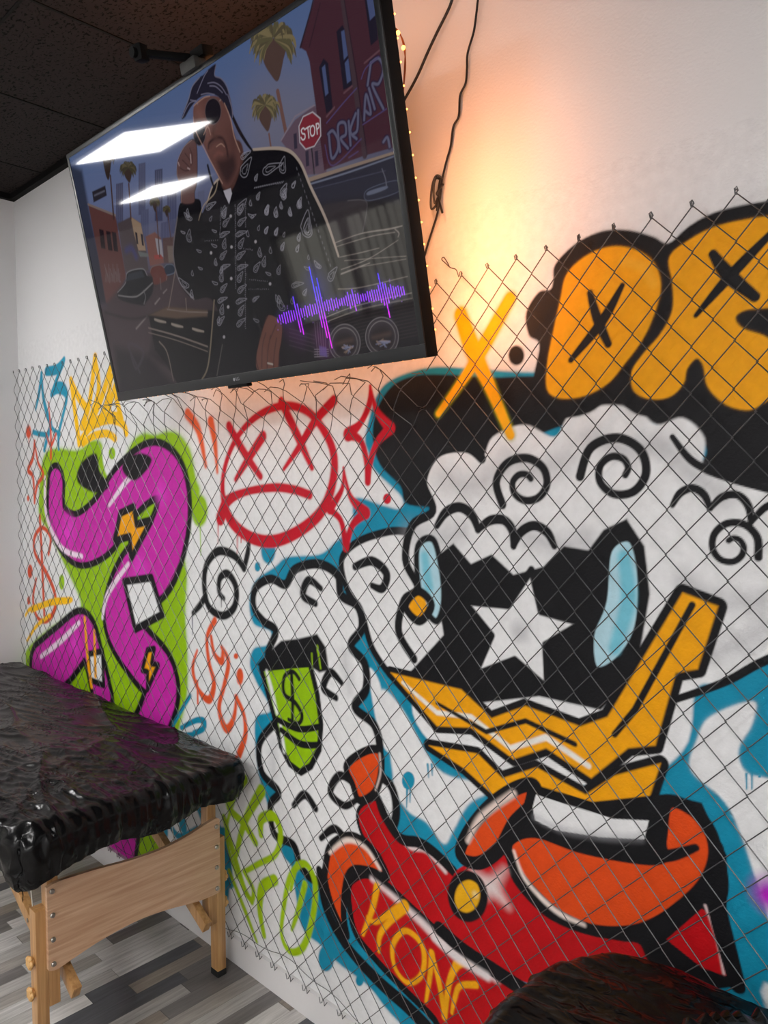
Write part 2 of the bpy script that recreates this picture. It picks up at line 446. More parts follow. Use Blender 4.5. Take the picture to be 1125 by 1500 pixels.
MUR_X1 = 3.75; MUR_Z0, MUR_Z1 = 0.0, 2.08
def mural_axis():
    xs = [0.0]
    while xs[-1] < MUR_X1:
        x = xs[-1]
        dd = 1.33 ** 2 + (3.5 - x) ** 2
        xs.append(x + min(0.0055, max(0.0021, 0.00098 * dd)))
    xs[-1] = MUR_X1
    return np.array(xs)
def paint_mural():
    C = Canvas(mural_axis(), np.linspace(MUR_Z0, MUR_Z1, 860), lambda x, y: on_wall(x, y), lin(WALLW))
    pieces = ['']
    def piece(name, label):
        pieces.append((name, label)); C.piece = len(pieces) - 1
    S, F, D = C.stroke, C.fill, C.dot
    def zz(z): C.z = z
    # faint overspray on the white ground
    C.piece = 0; zz(Z_P)
    S([(600, 560), (1000, 540), (1250, 500)], (214, 212, 208), 60, 40, alpha=.5)
    # ---- teal surround of the large composition
    piece('teal_surround', 'flat teal spray halo around the big white and yellow shapes')
    zz(Z_P)
    F([(535, 640), (548, 590), (565, 562), (600, 545), (640, 537), (700, 540), (790, 545), (1100, 545), (1260, 560), (1260, 1450), (1120, 1440), (1090, 1560), (700, 1600), (582, 1495), (540, 1445), (498, 1413), (470, 1385), (441, 1355), (429, 1276), (413, 1249), (392, 1179), (378, 1128), (374, 1054), (396, 1040), (376, 1000), (366, 973), (372, 950), (392, 944), (396, 925), (372, 914), (365, 883), (374, 851), (403, 830), (421, 816), (467, 812), (490, 795), (515, 770), (520, 730), (560, 740), (585, 745), (588, 728), (550, 690), (540, 665)], TEAL, 5, 3)
    F([(560, 1010), (590, 1040), (640, 1125), (700, 1145), (745, 1150), (690, 1175), (665, 1215), (650, 1236), (625, 1205), (600, 1190), (578, 1160), (575, 1130), (568, 1085), (556, 1050)], WALLW, 5, 2)
    F([(540, 980), (556, 1000), (566, 1060), (572, 1100), (560, 1090), (548, 1040)], WALLW, 4)
    F([(1020, 1085), (1040, 1050), (1103, 1027), (1102, 1060), (1082, 1098), (1092, 1130), (1125, 1140), (1200, 1150), (1230, 1290), (1150, 1380), (1112, 1300), (1090, 1235), (1062, 1175), (1012, 1128)], WALLW, 6, 3)
    zz(Z_L); S([(1000, 1160, 14), (1002, 1245, 10)], TEAL); S([(1032, 1160, 14), (1032, 1245, 10)], TEAL); D(1076, 1175, 8, TEAL)
    zz(Z_H); D(762, 60, 24, TEAL, 34); S([(758, 80, 9), (756, 160, 4)], TEAL); S([(770, 80, 9), (768, 140, 4)], TEAL)
    S([(835, 0, 9), (838, 48, 4)], TEAL); S([(850, 0, 9), (852, 40, 4)], TEAL)
    D(455, 725, 30, TEAL, 50, soft=3, spray=1.5); D(580, 808, 15, TEAL, 22); S([(516, 700, 8), (516, 750, 5)], TEAL)
    F([(335, 400), (400, 405), (440, 450), (455, 560), (470, 610), (420, 600), (370, 560), (340, 480)], TEAL, 4)
    zz(Z_F); D(402, 690, 30, TEAL, 58, soft=4, spray=1.5); D(358, 760, 12, TEAL, 20); S([(405, 740), (404, 750)], TEAL, 6)
    zz(Z_P); S([(1130, 1312, 52)], (170, 40, 190), soft=40); S([(1124, 1312, 12)], (190, 20, 190), soft=20)

    # ---- black mass at the top
    piece('black_shape', 'big black rounded spray shape under the yellow cross')
    zz(Z_P)
    F([(546, 640), (552, 600), (575, 565), (610, 550), (660, 549), (720, 553), (800, 558), (800, 625), (760, 650), (740, 720), (680, 740), (600, 740), (586, 712), (556, 680)], BLACK, 4, 2)
    F([(700, 556), (1000, 540), (1010, 640), (940, 615), (860, 610), (780, 640), (700, 640)], BLACK, 4, 2, smooth=False)
    F([(960, 590), (1010, 560), (1260, 560), (1260, 720), (1180, 735), (1100, 730), (1040, 720), (1020, 690), (1035, 660), (1010, 622)], BLACK, 5, 2)
    # ---- large white cloud with airbrushed shading
    piece('white_cloud', 'large white puffy cloud shape with black spiral curls and grey airbrush edges')
    zz(Z_P)
    F([(500, 822), (515, 800), (545, 785), (590, 778), (640, 800), (660, 880), (640, 960), (590, 1000), (548, 955), (530, 900), (508, 862)], WHITE, 3, outline=BLACK, ow=11)
    S([(520, 830, 10), (545, 822, 12), (566, 840, 12), (560, 862, 11), (545, 858, 8)], BLACK, soft=2.5)
    F([(604, 960), (584, 925), (592, 880), (612, 862), (594, 820), (604, 770), (634, 748), (620, 705), (640, 664), (682, 656), (706, 672), (722, 640), (768, 622), (812, 640), (834, 608), (880, 594), (930, 598), (962, 622), (1000, 612), (1032, 642), (1030, 690), (1070, 700), (1125, 712), (1260, 730), (1260, 920), (1125, 962), (1060, 1000), (1020, 1010), (1000, 1100), (900, 1150), (700, 1130), (610, 1060)], WHITE, 4)
    for g in ([(600, 780), (640, 790), (670, 780)], [(650, 700), (690, 712), (730, 690)], [(745, 670), (790, 690), (830, 670)], [(860, 640), (910, 660), (960, 650)], [(980, 660), (1010, 690), (1060, 730)], [(1000, 850), (1060, 880), (1120, 880)], [(760, 780), (820, 800), (860, 790)], [(1035, 960), (1080, 945), (1125, 915)]):
        S(g, GREY, 28, 36, alpha=.42)
    S([(606, 965, 12), (584, 925, 12), (592, 880, 12), (612, 862, 11), (594, 820, 12), (604, 770, 12), (634, 748, 11), (620, 705, 12), (640, 664, 12), (682, 656, 11), (706, 672, 11)], BLACK, soft=2.5, spray=1)
    S([(985, 1026, 12), (1060, 1000, 13), (1125, 966, 14), (1260, 915, 14)], BLACK, soft=2.5)
    # scalloped cloud edges and spiral curls
    def scallop(pts, w=12):
        for a, b in zip(pts, pts[1:]):
            mx, my = (a[0] + b[0]) / 2, (a[1] + b[1]) / 2; dx, dy = b[0] - a[0], b[1] - a[1]
            q = [(a[0], a[1], w * .7), (a[0] + dx * .18 + dy * .34, a[1] + dy * .18 - dx * .34, w), (mx + dy * .5, my - dx * .5, w), (a[0] + dx * .82 + dy * .34, a[1] + dy * .82 - dx * .34, w), (b[0], b[1], w * .7)]
            S(q, BLACK, soft=2.5, spray=1.2)
    def curl(cx, cy, r, a0, turns=1.5, w=13, sgn=1):
        n_ = 13
        S([(cx + r * (1 - .78 * t) * math.cos(a0 + sgn * 2 * PI * turns * t), cy + r * (1 - .78 * t) * math.sin(a0 + sgn * 2 * PI * turns * t), w * (1 - .3 * t)) for t in np.linspace(0, 1, n_)], BLACK, soft=2.8, spray=1.3)
    curl(770, 708, 46, 2.4); curl(905, 690, 56, 3.0, 1.6, 14, 1); curl(1072, 800, 42, .4, 1.4, 12, -1)
    scallop([(640, 770), (700, 776), (752, 800), (812, 800)], 13)
    scallop([(985, 740), (1040, 745), (1100, 765), (1180, 790)], 12)
    S([(985, 640, 9), (1010, 672, 12), (1040, 690, 12), (1080, 704, 12), (1125, 716, 12)], BLACK, soft=3, spray=1)
    # ---- black slab with blue flanks
    piece('black_splash', 'jagged black patch with pale blue flanks in the middle of the white cloud')
    F([(644, 812), (664, 796), (690, 826), (720, 812), (752, 842), (796, 830), (826, 800), (862, 806), (884, 776), (918, 760), (944, 800), (952, 870), (940, 940), (930, 990), (880, 1040), (790, 1020), (700, 1030), (600, 985), (650, 930), (640, 870)], BLACK, 3, 1.5, smooth=False)
    piece('blue_flank', 'pale blue rounded flank with black outline right of the black patch')
    F([(892, 806), (924, 790), (938, 840), (934, 920), (905, 968), (872, 980), (866, 930), (884, 880)], (176, 212, 224), 3, outline=BLACK, ow=10)
    S([(914, 816, 20), (920, 880, 24), (900, 950, 18)], SKY, soft=12, alpha=.95)
    F([(612, 800), (634, 790), (646, 830), (650, 880), (640, 910), (622, 890), (612, 850)], (176, 212, 224), 3, outline=BLACK, ow=9)
    S([(622, 815, 12), (628, 860, 14)], SKY, soft=9, alpha=.9)
    piece('white_star', 'white five pointed star with black outline on the black patch')
    st5 = []
    for k in range(10):
        aa = -PI / 2 + PI * k / 5 + .18; r = (92, 42)[k % 2]
        st5.append((762 + r * math.cos(aa), 925 + r * math.sin(aa)))
    F(st5, WHITE, 3, outline=BLACK, ow=10, smooth=False)
    S([(762, 925, 26)], GREY, soft=20, alpha=.5)
    # ---- yellow bolts
    piece('yellow_bolt', 'broad golden yellow zigzag bolts with thick black outline')
    B1 = [(572, 985), (676, 1010), (720, 1052), (770, 1034), (850, 1064), (890, 1050), (1000, 868), (1052, 888), (1022, 980), (990, 986), (960, 1092), (920, 1096), (866, 1140), (800, 1096), (752, 1112), (690, 1066), (640, 1064)]
    B2 = [(628, 1092), (700, 1104), (736, 1140), (786, 1124), (858, 1164), (900, 1136), (968, 1118), (950, 1172), (884, 1192), (830, 1186), (776, 1158), (724, 1166), (680, 1126)]
    F(B2, BLACK, 3, 1, smooth=False, outline=BLACK, ow=24); F(B1, BLACK, 3, 1, smooth=False, outline=BLACK, ow=26)
    F(B2, GOLD, 3, smooth=False); F(B1, GOLD, 3, smooth=False)
    S([(590, 1000, 5), (640, 1044, 7), (690, 1050, 7), (748, 1096, 7), (800, 1080, 8), (862, 1122, 7)], (236, 232, 224), soft=4, smooth=False)
    S([(1014, 886, 9), (930, 1040, 10), (900, 1076, 9)], BLACK, soft=3, smooth=False)
    S([(640, 1030, 5), (712, 1072, 7), (770, 1056, 7), (842, 1090, 7)], BLACK, soft=3, smooth=False)
    D(612, 888, 13, GOLD, 17, soft=3); S([(612, 866), (632, 886), (614, 910), (594, 888)], BLACK, 11, 2.5, closed=True)
    # ---- bubble letters
    piece('bubble_letters', 'yellow bubble letters with thick black outline and black crosses')
    zz(Z_D)
    F([(395, 420), (402, 365), (470, 295), (560, 252), (650, 248), (735, 270), (788, 292), (860, 232), (960, 182), (1125, 148), (1300, 130), (1480, 140), (1480, 860), (1250, 900), (1125, 905), (1000, 895), (900, 885), (800, 870), (700, 880), (640, 850), (605, 808), (520, 868), (420, 888), (345, 870), (328, 760), (348, 640), (312, 605), (303, 530), (345, 460), (385, 450)], BLACK, 4, 2.5)
    F([(440, 400), (500, 340), (580, 306), (660, 310), (730, 350), (760, 420), (750, 500), (705, 610), (640, 700), (580, 770), (500, 812), (420, 820), (375, 790), (375, 700), (398, 580), (420, 480)], GOLD, 4, 2)
    F([(790, 340), (860, 280), (960, 232), (1125, 200), (1260, 190), (1340, 260), (1330, 420), (1230, 490), (1125, 512), (1050, 520), (1015, 545), (1040, 582), (1125, 615), (1200, 700), (1180, 800), (1120, 830), (1060, 860), (980, 840), (920, 780), (905, 710), (882, 685), (850, 720), (838, 770), (790, 815), (720, 822), (668, 792), (662, 730), (700, 670), (760, 600), (800, 520), (800, 430)], GOLD, 4, 2)
    S([(640, 355), (700, 375), (735, 430)], (250, 190, 60), 30, 12, alpha=.4)
    for st in ([(520, 462, 22), (545, 550, 34), (582, 635, 26)], [(630, 436, 18), (560, 560, 36), (455, 690, 20)], [(938, 330, 32), (990, 400, 50), (1080, 475, 36)], [(1130, 265, 26), (1000, 400, 40), (880, 538, 18)]):
        S(st, BLACK, soft=3, spray=1.5)
    piece('yellow_cross', 'tall yellow spray cross left of the bubble letters')
    Xs = ([(80, 535, 46), (120, 650, 56), (180, 780, 38), (250, 945, 28)], [(248, 482, 38), (160, 640, 46), (100, 740, 32), (5, 872, 20)])
    for st in Xs: S([(x, y, w + 8) for x, y, w in st], (160, 165, 10), soft=8, alpha=.7)
    for st in Xs: S(st, (244, 172, 10), soft=3, spray=1)
    piece('black_dot', 'black dot beside the yellow cross'); D(270, 674, 27, BLACK, 34, soft=4, spray=2)

    # ---- white bubbles around the green roll
    piece('white_bubble_column', 'white bubble column with black outline around the green can')
    zz(Z_P)
    col = [(372, 890), (374, 862), (396, 848), (418, 856), (432, 834), (466, 826), (494, 842), (500, 872), (524, 888), (530, 920), (514, 946), (534, 972), (536, 1010), (520, 1036), (548, 1062), (556, 1100), (540, 1126), (572, 1150), (580, 1196), (560, 1232), (524, 1240), (500, 1268), (464, 1290), (440, 1268), (430, 1238), (402, 1222), (396, 1180), (408, 1160), (384, 1132), (380, 1090), (400, 1062), (414, 1050), (400, 1010), (392, 960), (404, 925), (386, 910)]
    F(col, WHITE, 3, outline=BLACK, ow=13)
    for g in ([(505, 960), (512, 1010)], [(400, 1090), (400, 1130)], [(545, 1160), (556, 1210)], [(440, 850), (450, 880)]): S(g, GREY, 14, 20, alpha=.35)
    S([(470, 862, 7), (452, 850, 10), (444, 872, 10), (462, 884, 8)], BLACK, soft=2.5)
    S([(500, 1000, 7), (484, 985, 10), (474, 1008, 10), (492, 1022, 8)], BLACK, soft=2.5)
    S([(520, 1150, 7), (498, 1136, 10), (484, 1160, 10), (504, 1180, 9), (522, 1172, 6)], BLACK, soft=2.5)
    S([(430, 1180, 7), (446, 1164, 10), (462, 1184, 9)], BLACK, soft=2.5); S([(470, 1228, 7), (490, 1214, 10), (508, 1230, 8)], BLACK, soft=2.5)
    piece('green_can', 'lime green can with a black lid and dollar sign')
    zz(Z_G)
    F([(405, 622), (450, 575), (520, 510), (600, 500), (690, 478), (730, 540), (745, 650), (700, 660), (650, 625), (560, 632), (440, 650)], BLACK, 3, smooth=False)
    F([(425, 640), (560, 625), (655, 618), (690, 760), (708, 900), (700, 1020), (660, 1100), (612, 1130), (560, 1090), (520, 1010), (490, 880)], LIME, 2, outline=BLACK, ow=26, smooth=False)
    S([(690, 535, 10), (706, 640, 7)], LIME); S([(664, 570, 7), (668, 640, 5)], LIME)
    S([(452, 655, 14), (475, 740, 18), (500, 850, 14)], WHITE, soft=4); S([(515, 890, 14), (535, 1030, 16)], WHITE, soft=4)
    S([(605, 690, 16), (575, 656, 16), (535, 680, 16), (535, 760, 18), (585, 800, 18), (618, 860, 18), (600, 900, 16), (555, 880, 14)], BLACK)
    S([(568, 655, 16), (574, 780, 18), (572, 900, 14)], BLACK)
    S([(500, 880, 22), (600, 925, 24), (700, 915, 22)], BLACK); S([(520, 930, 22), (610, 995, 26), (700, 1000, 22)], BLACK)

    # ---- red and orange blocks
    piece('orange_patch', 'orange patch and arch with black outline beside the red blocks')
    zz(Z_H)
    BL_ = [(560, -90, 30), (660, -60, 34), (668, 40, 34), (690, 150, 34), (760, 250, 34), (850, 300, 34), (930, 380, 34), (960, 460, 30)]
    piece('red_block', 'red block with white edge glint and black outline')
    F([(575, 170), (650, 130), (700, 235), (770, 300), (835, 310), (915, 390), (1010, 400), (1130, 330), (1130, 800), (1040, 790), (900, 680), (760, 560), (680, 470), (660, 350), (590, 265)], RED, 2, outline=BLACK, ow=16)
    S([(658, 150, 12), (700, 235, 14), (765, 305, 18), (830, 322, 18), (900, 400, 14)], (226, 205, 205), soft=5)
    S([(650, 130, 32), (672, 190, 36), (730, 275, 36), (800, 292, 36), (860, 330, 36), (930, 398, 34)], BLACK, soft=2.5)
    piece('orange_patch', 'small orange patch above the red block, black outline')
    F([(530, 5), (590, -45), (650, -55), (662, 10), (640, 100), (580, 135), (552, 70)], ORANGE, 2, outline=BLACK, ow=26)
    S([(655, -40, 6), (658, 30, 6), (640, 95, 5)], (230, 210, 200), soft=4)
    piece('orange_arch', 'orange arch with white glint beside the yellow writing')
    F([(452, 385), (472, 305), (540, 268), (600, 292), (650, 350), (680, 420), (620, 400), (560, 395), (530, 440), (520, 560), (530, 640), (480, 540), (452, 440)], ORANGE, 2, outline=BLACK, ow=28)
    S([(468, 330, 12), (530, 284, 16), (600, 310, 14), (655, 390, 12)], (232, 215, 205), soft=5)
    piece('red_banner', 'red banner with yellow hand sprayed letters')
    F([(538, 470), (560, 425), (610, 412), (680, 450), (800, 560), (920, 665), (1110, 795), (1200, 860), (1130, 1060), (900, 1040), (860, 955), (760, 855), (640, 730), (560, 620)], RED, 2, outline=BLACK, ow=34)
    S([(625, 428, 14), (700, 490, 20), (800, 580, 26), (900, 672, 30), (1090, 796, 30)], (232, 214, 214), soft=9)
    YL = (240, 168, 14)
    for st in ([(645, 455, 24), (628, 540, 20), (592, 635, 14)], [(612, 575, 16), (640, 590, 16), (690, 560, 22), (750, 528, 34)], [(750, 535, 28), (690, 590, 20), (655, 640, 18), (652, 700, 12)],
               [(850, 705, 22), (842, 800, 18), (828, 888, 12)], [(850, 705, 18), (880, 830, 20), (898, 950, 16)], [(895, 945, 18), (915, 820, 18), (940, 745, 20)], [(1010, 745, 28), (950, 750, 22), (915, 820, 20), (900, 940, 18)], [(1015, 825, 22), (955, 830, 18), (935, 880, 16), (925, 930, 12)]):
        S(st, YL, soft=3, spray=1.2)
    S([(752, 622, 18), (815, 680, 20), (815, 780, 18), (762, 818, 16), (712, 760, 16), (705, 675, 18)], YL, soft=3, spray=1.2, closed=True)
    zz(Z_P)
    S([(468, 1276, 13), (478, 1330, 14), (505, 1382, 15), (552, 1435, 17), (600, 1478, 18), (650, 1530, 18)], BLACK, soft=2.5)
    piece('red_corner', 'red field around the gold button, white sparkle')
    zz(Z_E)
    F([(190, 190), (340, 60), (500, 60), (780, 30), (900, 60), (985, 240), (985, 420), (1050, 680), (900, 700), (640, 560), (300, 480)], BLACK, 2, smooth=False)
    F([(10, 480), (60, 300), (150, 260), (225, 235), (260, 330), (360, 440), (480, 500), (620, 530), (700, 560), (700, 760), (210, 640), (100, 560)], RED, 2)
    S([(10, 490, 50), (90, 560, 50), (210, 640, 50), (330, 720, 50)], BLACK, soft=2.5)
    S([(-10, 520, 20), (60, 580, 26), (170, 650, 24)], (230, 220, 220), soft=8)
    S([(120, 290, 10), (190, 350, 34), (240, 410, 10)], (235, 225, 222), soft=22, alpha=.8); S([(230, 290, 10), (180, 350, 34), (150, 380, 10)], (235, 225, 222), soft=22, alpha=.8)
    F([(780, 525), (900, 420), (930, 440), (985, 650), (900, 620)], RED, 2, smooth=False)
    S([(912, 410, 9), (950, 520, 9), (975, 640, 9)], (225, 200, 200), soft=5)
    piece('orange_collar', 'wide orange bowl shape with thick black outline')
    S([(945, 210, 60), (960, 330, 64), (950, 420, 60), (985, 560, 60), (1020, 680, 56)], BLACK, soft=2.5)
    F([(80, 240), (100, 170), (170, 80), (260, 15), (330, 0), (330, 60), (262, 130), (210, 220), (140, 265)], ORANGE, 2, outline=BLACK, ow=44)
    S([(105, 190, 14), (150, 110, 20), (260, 28, 20)], (235, 215, 205), soft=8)
    F([(245, 190), (330, 160), (500, 215), (740, 250), (760, 180), (780, 60), (860, 80), (925, 150), (945, 240), (915, 330), (850, 400), (750, 470), (650, 500), (520, 490), (400, 430), (300, 330), (255, 260)], ORANGE, 3, outline=BLACK, ow=48)
    S([(262, 225, 9), (300, 320, 14), (400, 425, 18), (500, 475, 12)], (238, 222, 214), soft=6)
    S([(720, 245, 44), (800, 238, 40), (880, 212, 24)], BLACK, soft=3, spray=1)
    piece('white_bar', 'white bar with thick black outline under the yellow arrow')
    F([(310, 70), (325, 12), (400, 36), (600, 96), (745, 102), (720, 205), (560, 196), (400, 170), (322, 130)], WHITE, 2, outline=BLACK, ow=38, smooth=False)
    S([(335, 110), (420, 150), (560, 175), (690, 180)], GREY, 22, 14, alpha=.5)
    piece('gold_button', 'round gold button with black ring')
    D(104, 378, 56, (232, 172, 20), 72, soft=3, outline=BLACK, ow=26); S([(130, 372, 14)], (245, 225, 170), soft=10)

    # ---- left half of the wall
    piece('lime_surround', 'lime green spray halo around the magenta ribbon')
    zz(Z_P)
    F([(61, 682), (68, 662), (85, 656), (114, 659), (134, 645), (148, 648), (154, 671), (168, 699), (178, 682), (193, 648), (210, 634), (228, 636), (245, 631), (262, 635), (279, 659), (287, 699), (293, 722), (279, 756), (264, 773), (267, 801), (274, 841), (272, 900), (275, 960), (274, 1020), (262, 1070), (246, 1130), (232, 1190), (222, 1280), (60, 1200), (37, 1000), (37, 965), (40, 950), (60, 930), (84, 912), (107, 898), (118, 890), (114, 870), (94, 827), (74, 784), (58, 756), (57, 727)], LIME, 4, 3)
    F([(52, 880), (75, 860), (104, 880), (80, 905), (50, 930)], WALLW, 4); F([(150, 660), (158, 655), (176, 664), (176, 676), (166, 704), (154, 690)], WALLW, 4)
    D(164, 664, 5, LIME, 9); zz(Z_A)
    D(1028, 872, 42, LIME, 84, soft=5, spray=2); D(958, 975, 24, LIME, 44, soft=4, spray=1.5); S([(1030, 930, 8), (1034, 1100, 4)], LIME); S([(958, 1000, 6), (958, 1060, 4)], LIME); D(318, 1240, 14, LIME, 40)
    piece('magenta_ribbon', 'fat magenta ribbon looping downwards with black outline')
    zz(Z_P)
    R1 = [(82, 708, 40), (84, 760, 46), (112, 790, 58), (150, 770, 66), (182, 722, 62), (222, 690, 56), (250, 706, 52), (252, 760, 60), (230, 820, 72), (192, 858, 70), (172, 910, 60), (206, 960, 66), (238, 1000, 58), (222, 1060, 52), (196, 1120, 60), (180, 1200, 70), (176, 1262, 60)]
    R1 = [(x, y, w * .84) for x, y, w in R1]
    S([(x, y, w + 15) for x, y, w in R1], BLACK, soft=2.5, spray=1)
    R2 = [(62, 984, 60), (92, 958, 56), (122, 930, 44), (136, 960, 36), (150, 1020, 36)]
    R2 = [(x, y, w * .8) for x, y, w in R2]
    S([(x, y, w + 13) for x, y, w in R2], BLACK, soft=2.5, spray=1)
    S([(x, y, w) for x, y, w in R2], MAG, soft=2.5)
    S([(x, y, w) for x, y, w in R1], MAG, soft=2.5)
    for (x, y, w) in ((100, 775, 22), (236, 722, 20), (205, 830, 22), (215, 975, 22), (110, 945, 16)): S([(x, y, w)], (222, 58, 196), soft=18, alpha=.8)
    for st in ([(66, 700, 4), (68, 755, 5), (90, 802, 5), (120, 815, 4)], [(160, 740, 4), (186, 704, 6), (214, 678, 4)], [(188, 826, 4), (158, 870, 6), (150, 905, 4)], [(60, 962, 4), (90, 938, 5), (116, 912, 4)]):
        S(st, (235, 215, 232), soft=2.5)
    # plain shapes beside and on the ribbon
    piece('black_blot', 'black blots along the upper edge of the magenta ribbon')
    F([(114, 706), (118, 680), (140, 664), (146, 690), (160, 712), (140, 722)], BLACK, 3, 1); F([(180, 690), (184, 672), (206, 664), (222, 672), (214, 690), (196, 704)], BLACK, 3, 1)
    piece('yellow_flash', 'small yellow zigzag flash with black outline on the magenta ribbon')
    q = [(176, 752), (196, 742), (200, 768), (222, 762), (192, 818), (190, 786), (168, 792)]
    F(q, GOLD, 2.5, outline=BLACK, ow=8, smooth=False)
    q = [(216, 952), (226, 950), (222, 972), (232, 974), (216, 1010), (216, 984), (208, 982)]
    F(q, GOLD, 2.5, outline=BLACK, ow=6, smooth=False)
    piece('white_block', 'white square block with black outline on the magenta ribbon')
    F([(182, 852), (222, 846), (238, 900), (198, 922)], WHITE, 2.5, outline=BLACK, ow=8, smooth=False)
    F([(130, 958), (150, 954), (152, 1004), (132, 996)], WHITE, 2.5, outline=BLACK, ow=6, smooth=False)
    S([(124, 905, 4), (128, 960, 5), (134, 1005, 5)], GOLD); S([(138, 925, 4), (140, 990, 5)], GOLD)

    piece('teal_number', 'teal sprayed number 13 at the far left')
    zz(Z_A)
    for st in ([(214, 165, 14), (202, 260, 18), (184, 350, 10)], [(214, 165, 14), (222, 280, 18), (242, 370, 22), (262, 430, 20), (245, 490, 20), (228, 560, 16)], [(240, 155, 30), (290, 145, 32), (318, 115, 26), (330, 92, 18)], [(325, 110, 22), (298, 180, 18), (265, 275, 18)],
               [(268, 270, 22), (295, 240, 38), (330, 250, 38), (342, 300, 18), (322, 390, 16), (302, 480, 16), (302, 555, 12)], [(248, 400, 14), (272, 450, 14), (305, 478, 18)], [(172, 468, 16), (200, 476, 16), (238, 482, 16)]):
        S(st, (30, 148, 180), soft=2)
    piece('orange_star', 'orange thin star and dots at the far left')
    for st in ([(178, 515, 10), (170, 600, 14), (145, 662, 16), (170, 700, 14), (178, 830, 10)], [(178, 515, 10), (195, 620, 12), (222, 685, 14), (192, 740, 14), (178, 830, 10)], [(250, 315, 6), (262, 480, 12), (262, 600, 14)], [(238, 478, 8), (262, 535, 12), (288, 478, 10)]):
        S(st, DORANGE, soft=2)
    D(147, 466, 14, DORANGE, 34, soft=3); S([(148, 490, 6), (150, 535, 3)], DORANGE); D(155, 1185, 13, DORANGE, 36); D(148, 1335, 8, DORANGE, 22); D(145, 808, 6, DORANGE, 16)
    piece('orange_dollar', 'orange sprayed dollar sign left of the magenta ribbon')
    S([(250, 1095, 13), (260, 1010, 14), (218, 960, 14), (178, 1010, 16), (182, 1095, 16), (235, 1185, 18), (280, 1290, 18), (282, 1380, 18), (238, 1440, 16), (192, 1420, 14), (170, 1330, 14), (186, 1225, 12)], DORANGE, soft=2.2, spray=.8)
    S([(205, 900, 14), (215, 1100, 16), (228, 1410, 14)], DORANGE, soft=2.2, spray=.8)
    piece('yellow_crown', 'yellow scribbled crown left of the television')
    YC = (252, 196, 2)
    for st in ([(365, 200, 24), (382, 330, 26), (408, 525, 26)], [(370, 215, 26), (402, 285, 28), (445, 345, 30)], [(420, 440, 26), (460, 320, 28), (490, 80, 26)], [(490, 90, 22), (508, 250, 26), (455, 425, 26)], [(465, 420, 26), (520, 300, 28), (575, 120, 26)], [(575, 180, 22), (548, 320, 26), (508, 425, 26)],
               [(590, 250, 26), (605, 320, 28), (625, 400, 28)], [(598, 210, 22), (572, 300, 26), (556, 380, 24)], [(410, 520, 26), (470, 440, 28), (560, 405, 28), (630, 425, 28), (650, 470, 28)], [(425, 530, 22), (480, 488, 26), (550, 475, 26), (592, 500, 26)], [(430, 440, 30), (540, 392, 32), (605, 385, 28)], [(160, 1390, 12), (260, 1345, 22), (345, 1335, 22), (370, 1330, 14)]):
        S(st, YC, soft=2, spray=.7)
    zz(Z_B)
    for st in ([(105, 60, 8), (130, 30, 10), (210, 5, 10)], [(112, 165, 8), (150, 105, 10), (205, 60, 10)]): S(st, YC, soft=2)
    piece('orange_strokes', 'two orange slanted strokes under the television')
    zz(Z_F); S([(70, 130, 34), (115, 200, 28), (145, 345, 14)], (224, 92, 40), soft=4, spray=1.5); S([(165, 160, 32), (182, 250, 24), (192, 370, 11)], (224, 92, 40), soft=4, spray=1.5)
    piece('frowning_face', 'crimson sprayed round frowning face with crosses for eyes')
    S([(460, 97, 26), (560, 118, 26), (632, 200, 28), (672, 300, 30), (666, 420, 32), (622, 530, 36), (530, 612, 38), (420, 655, 40), (320, 634, 40), (242, 560, 40), (214, 450, 26), (226, 340, 22), (272, 230, 22), (352, 142, 24)], CRIM, soft=3, spray=1.6, closed=True)
    for st in ([(240, 180, 30), (300, 285, 30), (370, 388, 22)], [(380, 222, 34), (322, 312, 30), (268, 400, 18)], [(455, 78, 30), (520, 215, 34), (582, 352, 20)], [(672, 75, 34), (598, 155, 32), (532, 262, 26), (466, 358, 14)], [(205, 560, 50), (232, 492, 40), (305, 453, 26), (420, 434, 28), (505, 442, 28), (572, 464, 28)]):
        S(st, CRIM, soft=3, spray=1.6)
    S([(195, 580, 6), (195, 665, 3)], CRIM); S([(275, 630, 6), (275, 705, 3)], CRIM); S([(290, 630, 5), (290, 660, 3)], CRIM)
    piece('crimson_star', 'crimson four pointed outline stars right of the frowning face')
    for st in ([(822, 15, 10), (818, 90, 26), (782, 168, 26), (732, 214, 50)], [(822, 15, 10), (848, 115, 24), (905, 190, 42)], [(732, 214, 40), (782, 240, 26), (806, 320, 26), (812, 410, 26)], [(905, 190, 40), (850, 250, 26), (822, 330, 26), (812, 410, 26)],
               [(712, 352, 8), (706, 440, 20), (655, 524, 34)], [(712, 352, 8), (740, 470, 22), (802, 538, 44)], [(655, 524, 26), (702, 572, 24), (722, 682, 28)], [(802, 538, 36), (748, 590, 26), (722, 682, 26)]):
        S(st, CRIM, soft=3, spray=1)
    D(892, 480, 17, CRIM, 22)
    piece('black_spiral', 'black sprayed spiral under the frowning face')
    zz(Z_G)
    S([(250, 310, 18), (228, 280, 22), (232, 215, 26), (270, 195, 28), (308, 260, 28), (300, 350, 28), (245, 392, 28), (180, 350, 28), (158, 250, 28), (170, 150, 28), (225, 88, 30), (300, 110, 28), (345, 170, 22)], BLACK, soft=2.5, spray=.8)
    S([(345, 170, 24), (362, 100, 26), (368, 58, 20)], BLACK, soft=2.5)
    S([(238, 310, 5), (238, 350, 3)], BLACK); S([(102, 390, 5), (102, 480, 3)], (60, 60, 90)); S([(105, 380, 18), (140, 340, 24), (165, 300, 20)], BLACK, soft=2.5)
    piece('orange_letters', 'orange sprayed flowing letters beside the green can')
    OR = (222, 84, 40)
